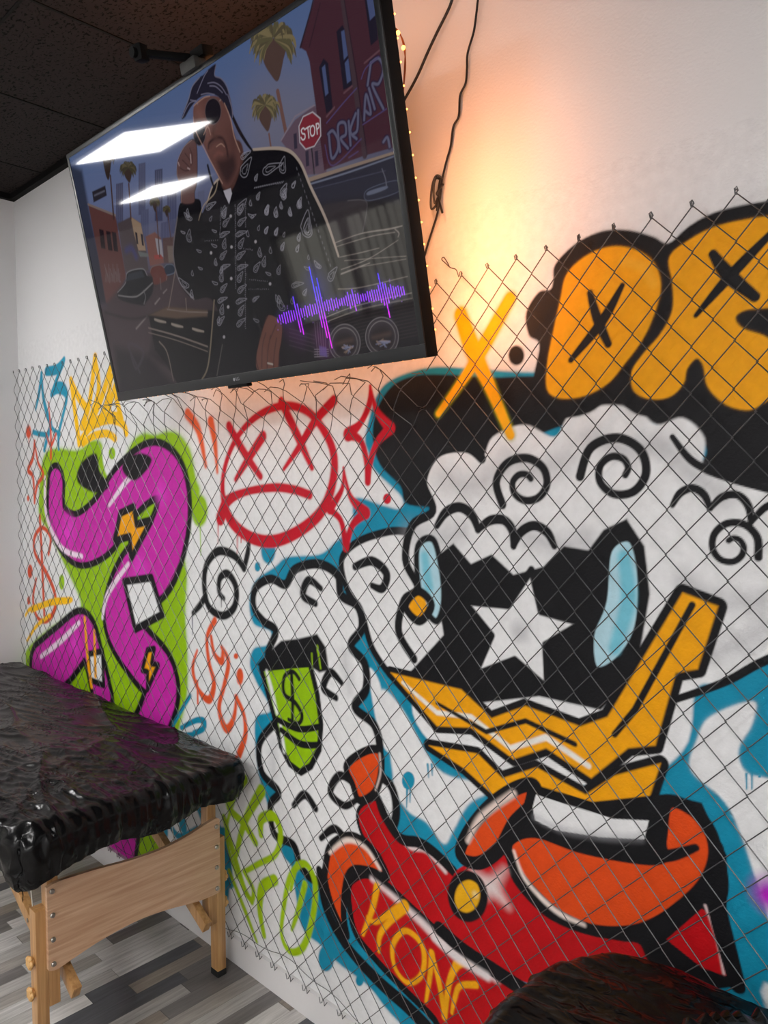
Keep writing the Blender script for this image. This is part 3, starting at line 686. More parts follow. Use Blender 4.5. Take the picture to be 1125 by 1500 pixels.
    S([(208, 415, 24), (172, 490, 18), (180, 610, 20), (204, 710, 24), (180, 788, 28), (128, 735, 20), (104, 640, 18), (125, 555, 10)], OR, soft=2.5, spray=.8)
    S([(125, 700, 10), (128, 805, 10)], OR)
    S([(190, 490, 16), (205, 570, 20), (240, 608, 26), (245, 560, 16)], OR, soft=2.5); S([(240, 540, 16), (272, 610, 22), (252, 720, 20), (228, 830, 22), (262, 925, 30), (298, 870, 20), (310, 772, 14)], OR, soft=2.5, spray=.8)
    S([(308, 775, 20), (342, 850, 20), (352, 950, 24), (322, 1045, 30)], OR, soft=2.5, spray=.8)
    D(308, 582, 11, OR, 14); D(326, 678, 17, OR, 40, soft=3); S([(328, 710, 6), (328, 730, 4)], OR)
    piece('teal_arrow', 'teal sprayed arrow strokes behind the massage table')
    S([(92, 768, 16), (55, 830, 16), (12, 905, 16)], TEAL); S([(50, 920, 16), (120, 885, 20), (158, 890, 24), (152, 925, 20), (110, 945, 20)], TEAL); S([(0, 960, 16), (110, 950, 16)], TEAL)
    piece('teal_drips', 'teal letters seen under the massage table')
    zz(Z_P)
    for st in ([(226, 1190, 22), (238, 1215, 20)], [(262, 1175, 12), (268, 1210, 14)], [(290, 1172, 16), (300, 1205, 12)], [(245, 1200, 8), (262, 1225, 7), (290, 1215, 7)], [(300, 1180, 8), (330, 1240, 14), (330, 1320, 10)], [(328, 1220, 12), (336, 1290, 16)]): S(st, TEAL, soft=3, spray=1)
    piece('lime_letters', 'lime green hand sprayed tag letters near the floor')
    zz(Z_H); LG = (160, 196, 10)
    for st in ([(150, 55, 26), (88, 150, 22), (150, 225, 22), (190, 292, 20)], [(212, 98, 32), (150, 212, 22), (118, 335, 18)], [(210, 262, 20), (212, 205, 28), (258, 194, 26), (284, 255, 20), (265, 335, 18), (205, 370, 16), (148, 402, 14)], [(148, 402, 14), (182, 470, 16), (176, 515, 14)],
               [(72, 198, 18), (110, 340, 22), (148, 465, 20), (176, 512, 14)], [(92, 400, 14), (150, 545, 14), (194, 662, 9)], [(262, 432, 28), (215, 462, 30), (206, 545, 22), (222, 640, 16)], [(375, 448, 20), (350, 545, 18), (326, 618, 10)], [(110, 130, 10), (80, 260, 10), (120, 420, 10)]):
        S([(x, y, w + 2) for x, y, w in st], LG, soft=2.5, spray=1)
    S([(372, 370, 20), (412, 440, 22), (406, 560, 22), (370, 680, 22), (320, 700, 20), (288, 640, 16), (295, 540, 18), (320, 420, 20)], LG, soft=2.5, spray=1, closed=True)
    S([(345, 372, 14), (322, 470, 12)], LG)
    # wall surface right of the picture's edge: plain continuation
    return C, pieces
def paint_screen():
    nx, nz = 860, 560
    us = np.linspace(0.012, TV_W - 0.012, nx); vs = np.linspace(0.026, TV_H - 0.012, nz)
    C = Canvas(us, vs, on_tv, lin((60, 60, 75)))
    S, F, D = C.stroke, C.fill, C.dot
    def zz(z): C.z = z
    t = ((vs - vs[0]) / (vs[-1] - vs[0]))[:, None, None]
    g = np.interp(t[:, 0, 0], [0, .35, .5, .75, 1.0], [0, 1, 2, 3, 4])
    stops = np.array([lin((24, 18, 26)), lin((62, 46, 52)), lin((84, 80, 104)), lin((92, 104, 148)), lin((70, 98, 150))])
    gi = np.clip(g.astype(int), 0, 3); gf = (g - gi)[:, None]
    C.rgb[:] = (stops[gi] * (1 - gf) + stops[gi + 1] * gf)[:, None, :]
    # warm haze to the right of the figure
    zz(Z_P); S([(400, 180), (470, 200)], (112, 108, 128), 120, 90, alpha=.7)
    # ---- distant towers
    zz(Z_T4)
    for (x, y, w, h, c) in ((310, 130, 45, 300, (66, 68, 100)), (455, 0, 45, 330, (70, 74, 108)), (560, 40, 50, 330, (60, 64, 98)), (640, 130, 60, 320, (66, 70, 106)), (470, 300, 50, 200, (74, 78, 112)), (600, 380, 70, 130, (70, 72, 108)), (840, 180, 40, 160, (84, 88, 120))):
        F([(x, y), (x + w, y - 10), (x + w, y + h), (x, y + h)], c, 1.5, smooth=False)
        for k in range(3): S([(x + w * (k + 1) / 4, y + 6), (x + w * (k + 1) / 4, y + h * .8)], (92, 96, 130), 3, 1.5, alpha=.6, smooth=False)
    F([(155, 180), (240, 140), (250, 205), (165, 250)], (38, 34, 46), 1.5, smooth=False); S([(170, 205), (235, 175)], (90, 90, 110), 6)
    # ---- left street facades
    F([(0, 0), (90, 40), (130, 260), (200, 600), (250, 900), (0, 900)], (24, 24, 36), 8, smooth=False, alpha=.8)
    F([(130, 262), (305, 330), (375, 730), (300, 900), (245, 900), (195, 600)], (92, 50, 48), 2, smooth=False)
    S([(130, 262), (305, 332)], (120, 100, 95), 10, 1.5)
    for (x, y) in ((200, 420), (245, 432), (282, 438)): F([(x, y), (x + 28, y + 8), (x + 42, y + 130), (x + 14, y + 125)], (34, 22, 30), 1.5, smooth=False)
    for k in range(12): S([(235 + k * 9, 650 + (k % 3) * 30, 5), (245 + k * 8, 700 + (k % 4) * 20, 5), (240 + k * 9, 760, 4)], (110, 98, 100), soft=1.5, alpha=.7)
    F([(320, 385), (405, 342), (470, 385), (505, 560), (520, 690), (440, 705), (370, 700)], (74, 62, 66), 2, smooth=False)
    F([(405, 342), (470, 385), (502, 560), (455, 560), (425, 450)], (146, 118, 92), 2, smooth=False)
    for (x, y) in ((432, 440), (468, 450)): F([(x, y), (x + 14, y + 6), (x + 22, y + 80), (x + 10, y + 76)], (40, 34, 46), 1.2, smooth=False)
    S([(375, 560), (410, 545), (440, 600)], (50, 54, 120), 20, 8, alpha=.8)
    F([(450, 565), (520, 580), (525, 600), (465, 600)], (96, 100, 100), 1.5, smooth=False)
    F([(500, 470), (560, 440), (600, 480), (620, 640), (530, 660)], (118, 70, 62), 2, smooth=False)
    F([(562, 480), (602, 490), (615, 600), (580, 590)], (136, 132, 142), 1.5, smooth=False); F([(555, 590), (600, 585), (612, 612), (560, 618)], (150, 44, 40), 1.5, smooth=False)
    F([(610, 480), (690, 470), (690, 640), (620, 640)], (84, 58, 58), 2, smooth=False); F([(640, 530), (690, 530), (690, 640), (650, 640)], (108, 92, 84), 1.5, smooth=False)
    # road
    F([(250, 900), (380, 740), (530, 700), (690, 640), (760, 900), (560, 1000), (520, 1230), (882, 1500), (300, 1500)], (64, 48, 54), 6, smooth=False)
    for st in ([(440, 1065, 8), (510, 985, 6)], [(562, 905, 7), (592, 868, 5)], [(615, 835, 6), (638, 810, 4)]): S(st, (120, 110, 108))
    S([(240, 960), (400, 1000), (520, 985)], (40, 30, 36), 10, 4)
    F([(300, 1180), (520, 1240), (760, 1500), (330, 1500)], (24, 18, 26), 14, smooth=False, alpha=.9)
    # parked cars
    def car(pts, body, line):
        F(pts, body, 2); S(pts[:5], line, 4, 1.5)
    car([(320, 830), (370, 770), (385, 700), (480, 678), (510, 720), (548, 740), (545, 830), (500, 900), (480, 915), (340, 880)], (26, 26, 32), (120, 118, 122))
    S([(325, 850), (420, 860), (470, 840), (545, 770)], (110, 106, 108), 6, 1.5); S([(488, 820), (500, 860), (490, 905)], (90, 88, 90), 6, 1.5)
    F([(390, 712), (475, 690), (495, 730), (370, 760)], (44, 48, 58), 1.5, smooth=False)
    car([(530, 700), (545, 665), (600, 655), (635, 700), (635, 750), (560, 780), (545, 730)], (96, 42, 36), (110, 90, 84)); car([(620, 670), (640, 650), (680, 655), (690, 700), (640, 720)], (34, 44, 62), (90, 100, 120))
    S([(595, 740, 5), (600, 810, 4)], (100, 90, 90))
    # ---- palms
    def palm(z, cx, cy, r, trunk, dark=1.0, skirt=1.5):
        zz(z)
        S(trunk, tuple(int(c * dark) for c in (112, 74, 68)), soft=1.5)
        F([(cx - r * .5, cy), (cx - r * .42, cy + r * .9), (cx - r * .1, cy + r * skirt), (cx + r * .2, cy + r * (skirt + .25)), (cx + r * .42, cy + r * .9), (cx + r * .5, cy + .1 * r)], tuple(int(c * dark) for c in (84, 60, 54)), 2)
        for k in range(110):
            a = rng.uniform(-PI * 1.3, PI * .3); l = r * rng.uniform(.6, 1.05)
            x1, y1 = cx + l * math.cos(a), cy + l * math.sin(a) * .9
            c = ((92, 84, 54), (84, 74, 52), (126, 110, 70))[k % 3]
            S([(cx + .12 * (x1 - cx), cy + .12 * (y1 - cy) - r * .06, r * .08), (cx + .8 * (x1 - cx), cy + .8 * (y1 - cy), r * .13), (x1, y1 + r * .42, r * .03)], tuple(int(v * dark) for v in c), soft=1.2)
    palm(Z_T2, 262, 250, 150, [(290, 580, 26), (330, 780, 26), (370, 980, 26)])
    palm(Z_T2, 212, 670, 92, [(235, 850, 12), (248, 940, 12)])
    palm(Z_T1, 280, 600, 60, [(300, 740, 10), (320, 1000, 12)], .6, 2.4)
    palm(Z_T1, 408, 690, 52, [(412, 790, 10), (425, 1000, 10)], .7)
    palm(Z_T4, 560, 240, 34, [(570, 300, 9), (592, 600, 8)], .7, 1.8); palm(Z_T4, 636, 290, 26, [(645, 330, 7), (665, 500, 7)], .7, 1.8)
    # ---- brick building on the right
    zz(Z_T2)
    F([(310, 892), (400, 760), (522, 668), (560, 700), (600, 1100), (440, 1110), (360, 960)], (98, 74, 92), 2, smooth=False)
    S([(312, 890), (400, 738), (522, 668)], (128, 112, 130), 8, 1.5, smooth=False)
    for (x, y) in ((390, 850), (465, 960), (525, 960)): F([(x, y), (x + 20, y - 8), (x + 25, y + 90), (x + 5, y + 96)], (54, 46, 66), 1.5, smooth=False)
    F([(520, 0), (500, 70), (430, 300), (470, 325), (492, 390), (530, 660), (585, 1080), (830, 990), (1040, 930), (980, 500), (905, -340), (600, -340)], (74, 36, 50), 2, smooth=False)
    S([(525, -40, 10), (500, 70, 12), (434, 300, 12)], (48, 34, 48), smooth=False); S([(560, 20, 6), (520, 180, 8), (490, 300, 6)], (52, 30, 44), smooth=False)
    for y in range(0, 1000, 16): S([(520, y + 20), (700, y - 30), (960, y - 110)], (60, 30, 44), 3, 1.5, alpha=.35, smooth=False)
    for q in ([(552, 430), (580, 370), (610, 400), (640, 690), (598, 720)], [(662, 200), (700, 160), (740, 220), (772, 540), (706, 570)], [(836, -40), (900, -100), (925, 250), (880, 290)]):
        F(q, (34, 28, 46), 2, smooth=False)
    for q in ([(570, 430), (590, 410), (612, 590), (592, 610)], [(692, 200), (712, 190), (735, 350), (710, 380)], [(715, 400), (738, 370), (755, 510), (730, 530)], [(852, -20), (895, -60), (915, 90), (875, 130)]):
        F(q, (66, 80, 128), 2, smooth=False)
    S([(600, 740), (650, 680)], (104, 64, 76), 10); S([(710, 590), (780, 530)], (104, 64, 76), 10); S([(840, 400), (935, 320)], (104, 64, 76), 10)
    S([(690, -200, 28), (700, 0, 30), (770, 480, 34), (842, 985, 36)], (70, 50, 60), smooth=False); S([(712, 0, 5), (790, 480, 6), (856, 980, 6)], (40, 28, 42), smooth=False)
    GL, GD = (92, 90, 120), (44, 30, 62)
    gr = ([(615, 860), (632, 1000), (668, 960), (672, 890), (640, 830), (610, 850)], [(685, 960), (672, 800), (715, 780), (722, 850), (690, 880), (735, 940)], [(740, 770), (752, 920)], [(785, 720), (750, 830), (790, 880)], [(800, 700), (795, 820), (770, 850)],
          [(838, 760), (850, 600), (880, 720), (842, 700)], [(868, 560), (905, 690)], [(880, 400), (930, 370), (960, 440), (930, 530), (890, 540), (960, 690)], [(880, 400), (860, 540)], [(960, 900), (985, 870), (1000, 930)])
    for st in gr: S(st, GD, 30, 3)
    for st in gr: S(st, GL, 15, 2)
    for st in ([(600, 780), (700, 660), (790, 560)], [(590, 920), (640, 1050), (820, 880)], [(820, 500), (850, 430), (930, 360)], [(830, 790), (980, 690)], [(740, 1000), (800, 960)]): S(st, (80, 62, 118), 6, 2)
    # ---- stop sign
    S([(505, 940, 9), (522, 1100, 9)], (40, 36, 46))
    oc = [(450, 736), (512, 706), (562, 748), (566, 862), (524, 930), (466, 950), (428, 905), (422, 800)]
    F(oc, (178, 168, 178), 1.5, smooth=False)
    cx = sum(p[0] for p in oc) / 8; cy = sum(p[1] for p in oc) / 8
    F([(cx + (x - cx) * .92, cy + (y - cy) * .93) for x, y in oc], (132, 20, 44), 1.2, smooth=False)
    WT = (206, 198, 204)
    S([(463, 822), (452, 812), (440, 826), (446, 846), (462, 852), (462, 878), (448, 886), (438, 872)], WT, 7, 1.0)
    S([(468, 816), (494, 800)], WT, 7, 1.0); S([(481, 810), (488, 874)], WT, 7, 1.0)
    S([(512, 796), (524, 812), (522, 850), (508, 862), (498, 846), (498, 812)], WT, 7, 1.0, closed=True)
    S([(534, 786), (541, 850)], WT, 7, 1.0); S([(534, 786), (548, 784), (552, 804), (540, 820)], WT, 7, 1.0)
    # ---- big dark car on the right
    zz(Z_T3)
    F([(300, 190), (560, 110), (860, 12), (960, 0), (1020, 1270), (420, 1400), (120, 1420), (100, 1000), (420, 900)], (38, 36, 54), 2, smooth=False)
    F([(300, 360), (700, 300), (1020, 330), (1040, 1300), (120, 1420), (100, 1000), (420, 900)], (30, 24, 30), 18, smooth=False)
    F([(300, 178), (560, 98), (858, 6), (860, 24), (560, 120), (305, 205)], (140, 116, 100), 1.5, smooth=False)
    S([(312, 218, 9), (560, 142, 8), (856, 38, 7)], (104, 110, 134)); S([(330, 250, 3), (800, 130, 3)], (70, 72, 96))
    F([(390, 372), (560, 320), (660, 318), (684, 350), (655, 520), (460, 590)], (50, 42, 48), 4)
    S([(560, 320, 4), (650, 316, 4), (684, 350, 4), (655, 525, 4)], (90, 84, 90))
    F([(684, 250), (870, 192), (882, 262), (690, 320)], (40, 40, 58), 1.5); S([(684, 252), (870, 192), (882, 262), (690, 320)], (82, 86, 108), 4, 1.5, closed=True); F([(692, 262), (800, 228), (805, 246), (694, 286)], (92, 98, 122), 2)
    S([(778, 118, 5), (800, 180, 5), (806, 225, 7)], (100, 100, 116))
    for st in ([(460, 595, 4), (640, 530, 5), (820, 500, 8), (905, 480, 5)], [(478, 615, 3), (700, 548, 4), (860, 520, 4)], [(500, 680, 3), (640, 650, 4), (760, 620, 3)], [(505, 790, 8), (640, 738, 7), (700, 715, 4)], [(640, 740, 3), (930, 690, 3)], [(500, 880, 5), (640, 870, 4), (940, 800, 3)], [(540, 700, 3), (800, 680, 3), (930, 672, 3)], [(420, 1060, 4), (620, 985, 4), (965, 905, 4)], [(420, 1090, 4), (640, 1010, 5), (968, 938, 4)], [(860, 500, 5), (885, 525, 6), (880, 550, 4)], [(510, 760, 4), (690, 690, 4), (880, 570, 3)]):
        S(st, (150, 136, 128), soft=1.5, alpha=.85)
    for y in range(1000, 1260, 22): S([(420, y + 80, 4), (640, y + 10, 4), (1000, y - 70, 4)], (58, 46, 48), alpha=.8)
    for (cx, cy, rx, ry) in ((542, 1222, 92, 112), (778, 1182, 98, 116)):
        D(cx, cy, rx + 14, (22, 18, 22), ry + 14); D(cx, cy, rx, (58, 48, 56), ry)
        for q, wd, c in ((1.06, 6, (112, 104, 108)), (.86, 5, (120, 112, 112))): S([(cx + rx * q * math.cos(a), cy + ry * q * math.sin(a)) for a in np.linspace(0, 2 * PI, 13)[:-1]], c, wd, 1.5, closed=True)
        D(cx, cy + 10, rx * .8, (40, 30, 34), ry * .7, soft=12)
        for k in range(14): S([(cx + rng.uniform(-.4, .6) * rx, cy + ry * .25, 6), (cx + rng.uniform(-.4, .6) * rx, cy + rng.uniform(.1, .6) * ry, 6)], (120, 124, 160) if k % 3 else (150, 120, 100), soft=2, alpha=.6)
        S([(cx - rx * .6, cy + 5, 14), (cx + rx * .5, cy - 20, 16)], (92, 66, 56), soft=8, alpha=.7)
    F([(345, 1090), (420, 1060), (440, 1240), (430, 1330), (370, 1300)], (22, 18, 24), 2, smooth=False)
    for k in range(5): S([(350 + k * 16, 1090), (372 + k * 13, 1310)], (110, 100, 108), 3, 1.2, smooth=False)
    for k in range(4): S([(350, 1262 + k * 16), (438, 1262 + k * 14)], (120, 112, 120), 4, 1.2, smooth=False)
    F([(380, 1240), (425, 1250), (430, 1310), (385, 1300)], (84, 70, 150), 3, smooth=False, alpha=.8)
    for y in (1130, 1155, 1180, 1205, 1235): S([(190, y, 3), (350, y + 45, 3)], (70, 60, 70))
    # ---- dark car behind the figure, lower left
    zz(Z_T4)
    F([(520, 975), (640, 925), (900, 945), (1300, 980), (1300, 1600), (760, 1520), (640, 1300), (560, 1200)], (16, 13, 18), 2, smooth=False)
    F([(522, 978), (640, 922), (900, 945), (900, 985), (700, 1000)], (86, 64, 50), 3, smooth=False)
    for st in ([(520, 1060, 7), (700, 1110, 7), (900, 1180, 7)], [(520, 1090, 4), (700, 1140, 4), (900, 1212, 4)], [(640, 940, 5), (760, 955, 5), (900, 960, 6)], [(590, 1150, 8), (640, 1220, 7), (680, 1400, 5)], [(650, 930, 6), (690, 700, 6), (700, 560, 5)], [(760, 870, 6), (765, 945, 6)]):
        S(st, (112, 96, 88), soft=1.5)
    for (x, y) in ((590, 1015), (700, 1045), (835, 1075)): S([(x - 30, y - 10, 10), (x, y, 12), (x + 40, y + 8, 8)], (136, 122, 110), soft=2)
    # ---- the figure
    zz(Z_P)
    JK, EDGE, PAIS = (19, 17, 23), (164, 144, 130), (150, 146, 160)
    F([(345, 250), (352, 232), (371, 220), (415, 219), (437, 235), (455, 275), (478, 322), (496, 375), (498, 408), (478, 436), (440, 450), (414, 466), (404, 490), (388, 540), (380, 570), (296, 580), (306, 530), (322, 490), (318, 452), (305, 436), (282, 438), (262, 412), (254, 370), (260, 320), (266, 296), (292, 292), (297, 312), (312, 272), (330, 254)], JK, 1.5)
    S([(371, 219, 3), (415, 218, 4), (438, 235, 4), (456, 275, 4), (478, 322, 4), (496, 375, 3)], EDGE, soft=1.2)
    S([(330, 256, 3), (312, 272, 2), (300, 312, 2)], EDGE, soft=1.2); S([(260, 318, 2), (254, 370, 2), (263, 412, 2), (284, 438, 2)], (96, 88, 94), soft=1.2)
    S([(314, 440, 2), (306, 530, 2), (296, 556, 2)], (110, 96, 76), soft=1.2); S([(326, 505, 1.5), (318, 550, 1.5)], (80, 72, 70), soft=1.2)
    zz(Z_T5)
    # braids, neck, collar, shirt
    F([(440, 700), (560, 640), (600, 760), (560, 900), (520, 1000), (480, 1030), (430, 960)], (84, 50, 44), 3)
    for st in ([(505, 440, 22), (560, 560, 26), (620, 660, 22), (665, 720, 12)], [(330, 830, 16), (352, 920, 18), (382, 1010, 14)]): S(st, (26, 22, 30), soft=2)
    S([(470, 370, 6), (500, 520, 7), (570, 730, 5)], (170, 130, 110), soft=2)
    F([(448, 1020), (502, 1000), (512, 1040), (490, 1120), (462, 1060)], (170, 164, 176), 1.5, smooth=False)
    F([(380, 1020), (330, 1100), (290, 1240), (400, 1240), (500, 1180), (440, 1040)], (34, 30, 36), 2)
    S([(405, 950, 5), (380, 1040, 6), (300, 1130, 5), (262, 1240, 4)], (158, 136, 112), soft=2)
    # face
    F([(232, 380), (300, 318), (400, 312), (452, 360), (490, 440), (520, 560), (560, 700), (575, 800), (540, 910), (480, 1000), (430, 960), (385, 860), (340, 770), (305, 690), (240, 560), (222, 460)], (104, 62, 56), 2.5)
    S([(260, 420), (300, 520), (340, 640)], (140, 88, 76), 36, 30, alpha=.6); S([(520, 620), (520, 760), (480, 900)], (70, 40, 40), 50, 40, alpha=.7)
    F([(400, 800), (450, 780), (520, 760), (540, 860), (480, 960), (430, 900)], (50, 32, 34), 12, alpha=.85)
    S([(336, 700, 10), (345, 660, 18), (395, 625, 18), (440, 632, 16), (470, 690, 12), (480, 760, 12)], (44, 28, 32), soft=5)
    S([(350, 690, 14), (390, 645, 16), (440, 650, 14)], (92, 56, 52), soft=6); S([(380, 760, 14), (410, 735, 18), (440, 745, 12)], (118, 68, 60), soft=5)
    S([(385, 520, 16), (370, 590, 20), (395, 620, 16)], (88, 52, 46), soft=8)
    # sunglasses
    D(370, 424, 60, (28, 22, 32), 98, soft=2); D(268, 590, 46, (30, 24, 34), 92, soft=2)
    for (cx, cy, rx, ry) in ((370, 424, 60, 98), (268, 590, 46, 92)): S([(cx + rx * math.cos(a), cy + ry * math.sin(a)) for a in np.linspace(0, 2 * PI, 11)[:-1]], (96, 78, 84), 4, 1.5, closed=True)
    S([(310, 480), (300, 520)], (120, 90, 84), 7); S([(420, 345), (440, 325)], (150, 128, 120), 6)
    # bandana
    F([(150, 430), (190, 330), (215, 240), (270, 170), (300, 150), (335, 110), (392, 72), (380, 155), (430, 180), (470, 240), (500, 330), (520, 450), (505, 470), (460, 380), (400, 310), (330, 300), (260, 330), (200, 400), (160, 470), (135, 480)], (33, 30, 48), 2)
    for st in ([(330, 215), (380, 210), (430, 240), (470, 300)], [(345, 235), (390, 240), (440, 285)], [(280, 300), (330, 290), (380, 300)], [(200, 340), (240, 350), (255, 370)], [(250, 290), (300, 170), (330, 120)], [(480, 300), (510, 400), (515, 470)], [(140, 470), (190, 370), (240, 345)]): S(st, (112, 106, 134), 5, 1.5)
    # raised hand
    F([(150, 700), (205, 640), (235, 650), (250, 720), (250, 940), (232, 1030), (225, 1110), (135, 1110), (130, 1000), (100, 900), (108, 800), (130, 740)], (98, 62, 60), 2, outline=(40, 26, 32), ow=5)
    for st in ([(140, 790), (180, 830), (200, 860)], [(160, 740), (195, 790), (205, 830)], [(125, 850), (160, 870), (190, 865)], [(195, 700), (215, 760), (212, 820)]): S(st, (66, 42, 44), 6, 2)
    for st in ([(200, 750), (205, 810)], [(110, 810), (116, 830)], [(180, 850), (196, 858)]): S(st, (170, 140, 140), 7, 2)
    S([(100, 900), (104, 800), (150, 698), (210, 640)], (150, 116, 110), 3, 1.5); S([(100, 900), (128, 1000), (132, 1110)], (150, 116, 110), 3, 1.5)
    # lower hand
    zz(Z_T6)
    F([(780, 830), (850, 850), (888, 900), (885, 1000), (868, 1100), (862, 1200), (840, 1240), (710, 1240), (692, 1150), (712, 1040), (745, 920)], (104, 58, 46), 2)
    for st in ([(800, 980), (780, 1100), (775, 1230)], [(845, 1000), (828, 1120), (822, 1220)], [(765, 960), (740, 1060), (735, 1220)], [(840, 900), (800, 1000)]): S(st, (62, 34, 32), 6, 2.5)
    S([(780, 1186), (815, 1194)], (160, 150, 140), 10, 1.5)
    # paisley print
    def paisley(x, y, s, a, w=3.0):
        pts = []
        for q_, r_ in ((0, 1.25), (.9, .62), (1.7, .42), (2.6, .52), (3.3, .56), (4.1, .5), (4.9, .40), (5.6, .5)):
            px_, py_ = s * r_ * math.cos(q_ + .35 * (r_ > 1)), s * .8 * r_ * math.sin(q_ + .5 * (r_ > 1))
            pts.append((x + px_ * math.cos(a - 3) - py_ * math.sin(a - 3), y + px_ * math.sin(a - 3) + py_ * math.cos(a - 3)))
        S(pts, PAIS, w, 1.2, closed=True, alpha=.7)
        if s > 26:
            S([((p[0] + x) / 2, (p[1] + y) / 2) for p in pts], PAIS, w * .8, 1.2, closed=True, alpha=.6)
            for k in range(4): S([(x + s * .25 * math.cos(a + k * 1.5), y + s * .25 * math.sin(a + k * 1.5), w)], PAIS, soft=1.2, alpha=.6)
    for i in range(11):
        paisley(450 + (i % 2) * 12 - i * 3, 60 + i * 82, 44, 1.2 + (i % 3) * .5); paisley(566 + (i % 2) * 8, 50 + i * 84, 48, 1.5 + (i % 3) * .4)
    for x0, y0, x1, y1 in ((536, 0, 540, 640), (612, 0, 612, 180), (430, 20, 420, 260), (612, 430, 612, 940), (640, 632, 800, 632), (645, 560, 790, 575), (600, 330, 680, 340), (310, 270, 420, 265)):
        n = int(math.hypot(x1 - x0, y1 - y0) / 14)
        for k in range(n): S([(x0 + (x1 - x0) * k / n, y0 + (y1 - y0) * k / n, 4), (x0 + (x1 - x0) * k / n + rng.uniform(-4, 4), y0 + (y1 - y0) * k / n + rng.uniform(-4, 4), 4)], PAIS, soft=1, alpha=.6)
    for (x, y, s, a) in ((190, 100, 44, .3), (190, 250, 52, 1.1), (150, 210, 20, 0), (160, 600, 56, .3), (210, 680, 34, 1), (385, 310, 26, 0), (390, 590, 26, 0), (350, 110, 22, 1.5), (385, 200, 22, 0), (630, 225, 26, 1), (765, 195, 28, 1.5), (710, 180, 22, 1.3), (840, 210, 26, 1.5), (665, 90, 26, 2), (775, 40, 34, 1.2), (840, 80, 26, 1.3), (950, 70, 30, 1), (1010, 10, 34, 1), (900, 230, 20, 1.3), (1000, 340, 22, 1.5), (690, 480, 48, 1.6), (750, 440, 44, 1.2), (720, 370, 40, 1), (790, 520, 24, 0), (860, 500, 40, 1.3), (680, 710, 34, 2), (700, 870, 26, 0), (880, 760, 66, .8), (860, 720, 40, .6), (985, 600, 52, 2.4), (1060, 670, 22, 1.4), (960, 730, 24, 1), (390, 440, 30, 1), (430, 500, 30, 1.4), (270, 350, 22, 0), (215, 520, 22, 1), (280, 480, 20, 0), (1085, 400, 20, 1), (1080, 480, 26, 0), (410, 870, 26, 1.2), (800, 350, 26, 1)):
        paisley(x, y, s, a)
    for (x, y) in ((502, 85), (508, 316), (506, 552), (483, 765), (688, 276), (355, 360), (452, 990), (797, 592)): D(x, y, 9, (150, 144, 150), 12, soft=1.5)
    zz(Z_T5)
    for (x, y, s, a) in ((605, 870, 90, 1.5), (785, 860, 90, 2.2), (890, 850, 70, 1.2), (690, 930, 30, 1.4), (600, 760, 50, 2), (575, 1150, 66, 1.6), (450, 1200, 46, 1.4), (340, 1140, 50, 2), (705, 1070, 34, 1.4), (650, 1120, 24, 1), (900, 1060, 48, 1.4), (970, 985, 26, 1.6), (1020, 1130, 36, 1), (770, 1180, 40, 1.2), (660, 1210, 26, 0), (880, 1140, 30, 1), (180, 1200, 36, 1)): paisley(x, y, s, a, 4)
    for k in range(16): S([(680 + k * 14, 1000 - k * 3 + (k > 11) * 4, 6), (686 + k * 14, 994 - k * 3, 5)], PAIS, soft=1.2, alpha=.6)
    zz(Z_T3)
    for (x, y, s, a) in ((300, 500, 96, 1.1), (305, 505, 60, 1.1), (255, 340, 34, 1.3), (195, 400, 30, 1), (46, 390, 34, 1.4), (105, 405, 36, 1.1), (215, 225, 26, 1.5), (150, 270, 50, 1.4), (250, 560, 30, 1.3), (240, 630, 26, 1.4), (42, 515, 26, 1.5), (105, 525, 28, 1.4), (145, 620, 30, 1.4), (455, 800, 56, 1.6), (375, 735, 34, .4), (285, 905, 24, 1.6), (160, 290, 30, 1)): paisley(x, y, s, a, 4)
    for k in range(18): S([(236 + k * 12.5, 110 + k * 36, 4), (240 + k * 12.5, 124 + k * 36, 4)], PAIS, soft=1.2, alpha=.5)
    # ---- glowing level bars
    n = 54
    for k in range(n):
        f_ = k / (n - 1)
        x = 118 + 798 * f_; y = 1078 - 188 * f_ - 20 * math.sin(f_ * PI)
        h = 12 + 10 * abs(math.sin(k * 1.7)) + 14 * abs(math.sin(k * .35))
        up = dn = h
        for (k0, u_, d_) in ((8, 110, 110), (9, 60, 130), (17, 260, 120), (18, 130, 190), (19, 180, 260), (30, 50, 50), (32, 60, 70), (43, 60, 50), (44, 130, 70), (45, 70, 150), (46, 60, 60), (48, 50, 40)):
            if k == k0: up, dn = u_, d_
        lean = .22
        top = (x - up * lean, y - up); bot = (x + dn * lean, y + dn)
        S([(*top, 16), (*bot, 16)], (70, 40, 200), soft=16, alpha=.09)
        ns = max(1, int((up + dn) / 30))
        for j in range(ns):
            a, b = j / ns, (j + 1) / ns
            m_ = (a + b) / 2 * (up + dn) - up
            q = min(1, max(0, (m_ + 150) / 300))
            c = tuple(int(u0 + (u1 - u0) * q) for u0, u1 in zip((60, 60, 255), (225, 30, 235)))
            S([(top[0] + (bot[0] - top[0]) * a, top[1] + (bot[1] - top[1]) * a, 6.5), (top[0] + (bot[0] - top[0]) * b, top[1] + (bot[1] - top[1]) * b, 6.5)], c, soft=1.0)
    for k in range(34):
        f_ = rng.random(); S([(118 + 798 * f_, 1078 - 188 * f_ + rng.normal() * 60, 4)], (170, 110, 240), soft=2, alpha=.8)
    S([(200, 1140), (260, 1190)], (110, 20, 120), 40, 40, alpha=.35); S([(350, 830), (380, 880)], (40, 40, 190), 50, 50, alpha=.4); S([(390, 1180), (410, 1240)], (150, 20, 150), 40, 40, alpha=.4)
    # scribbled sign, lower left
    zz(Z_P)
    S([(192, 520), (200, 540), (210, 515), (188, 505), (205, 545)], (64, 54, 66), 3, 3, alpha=.6)
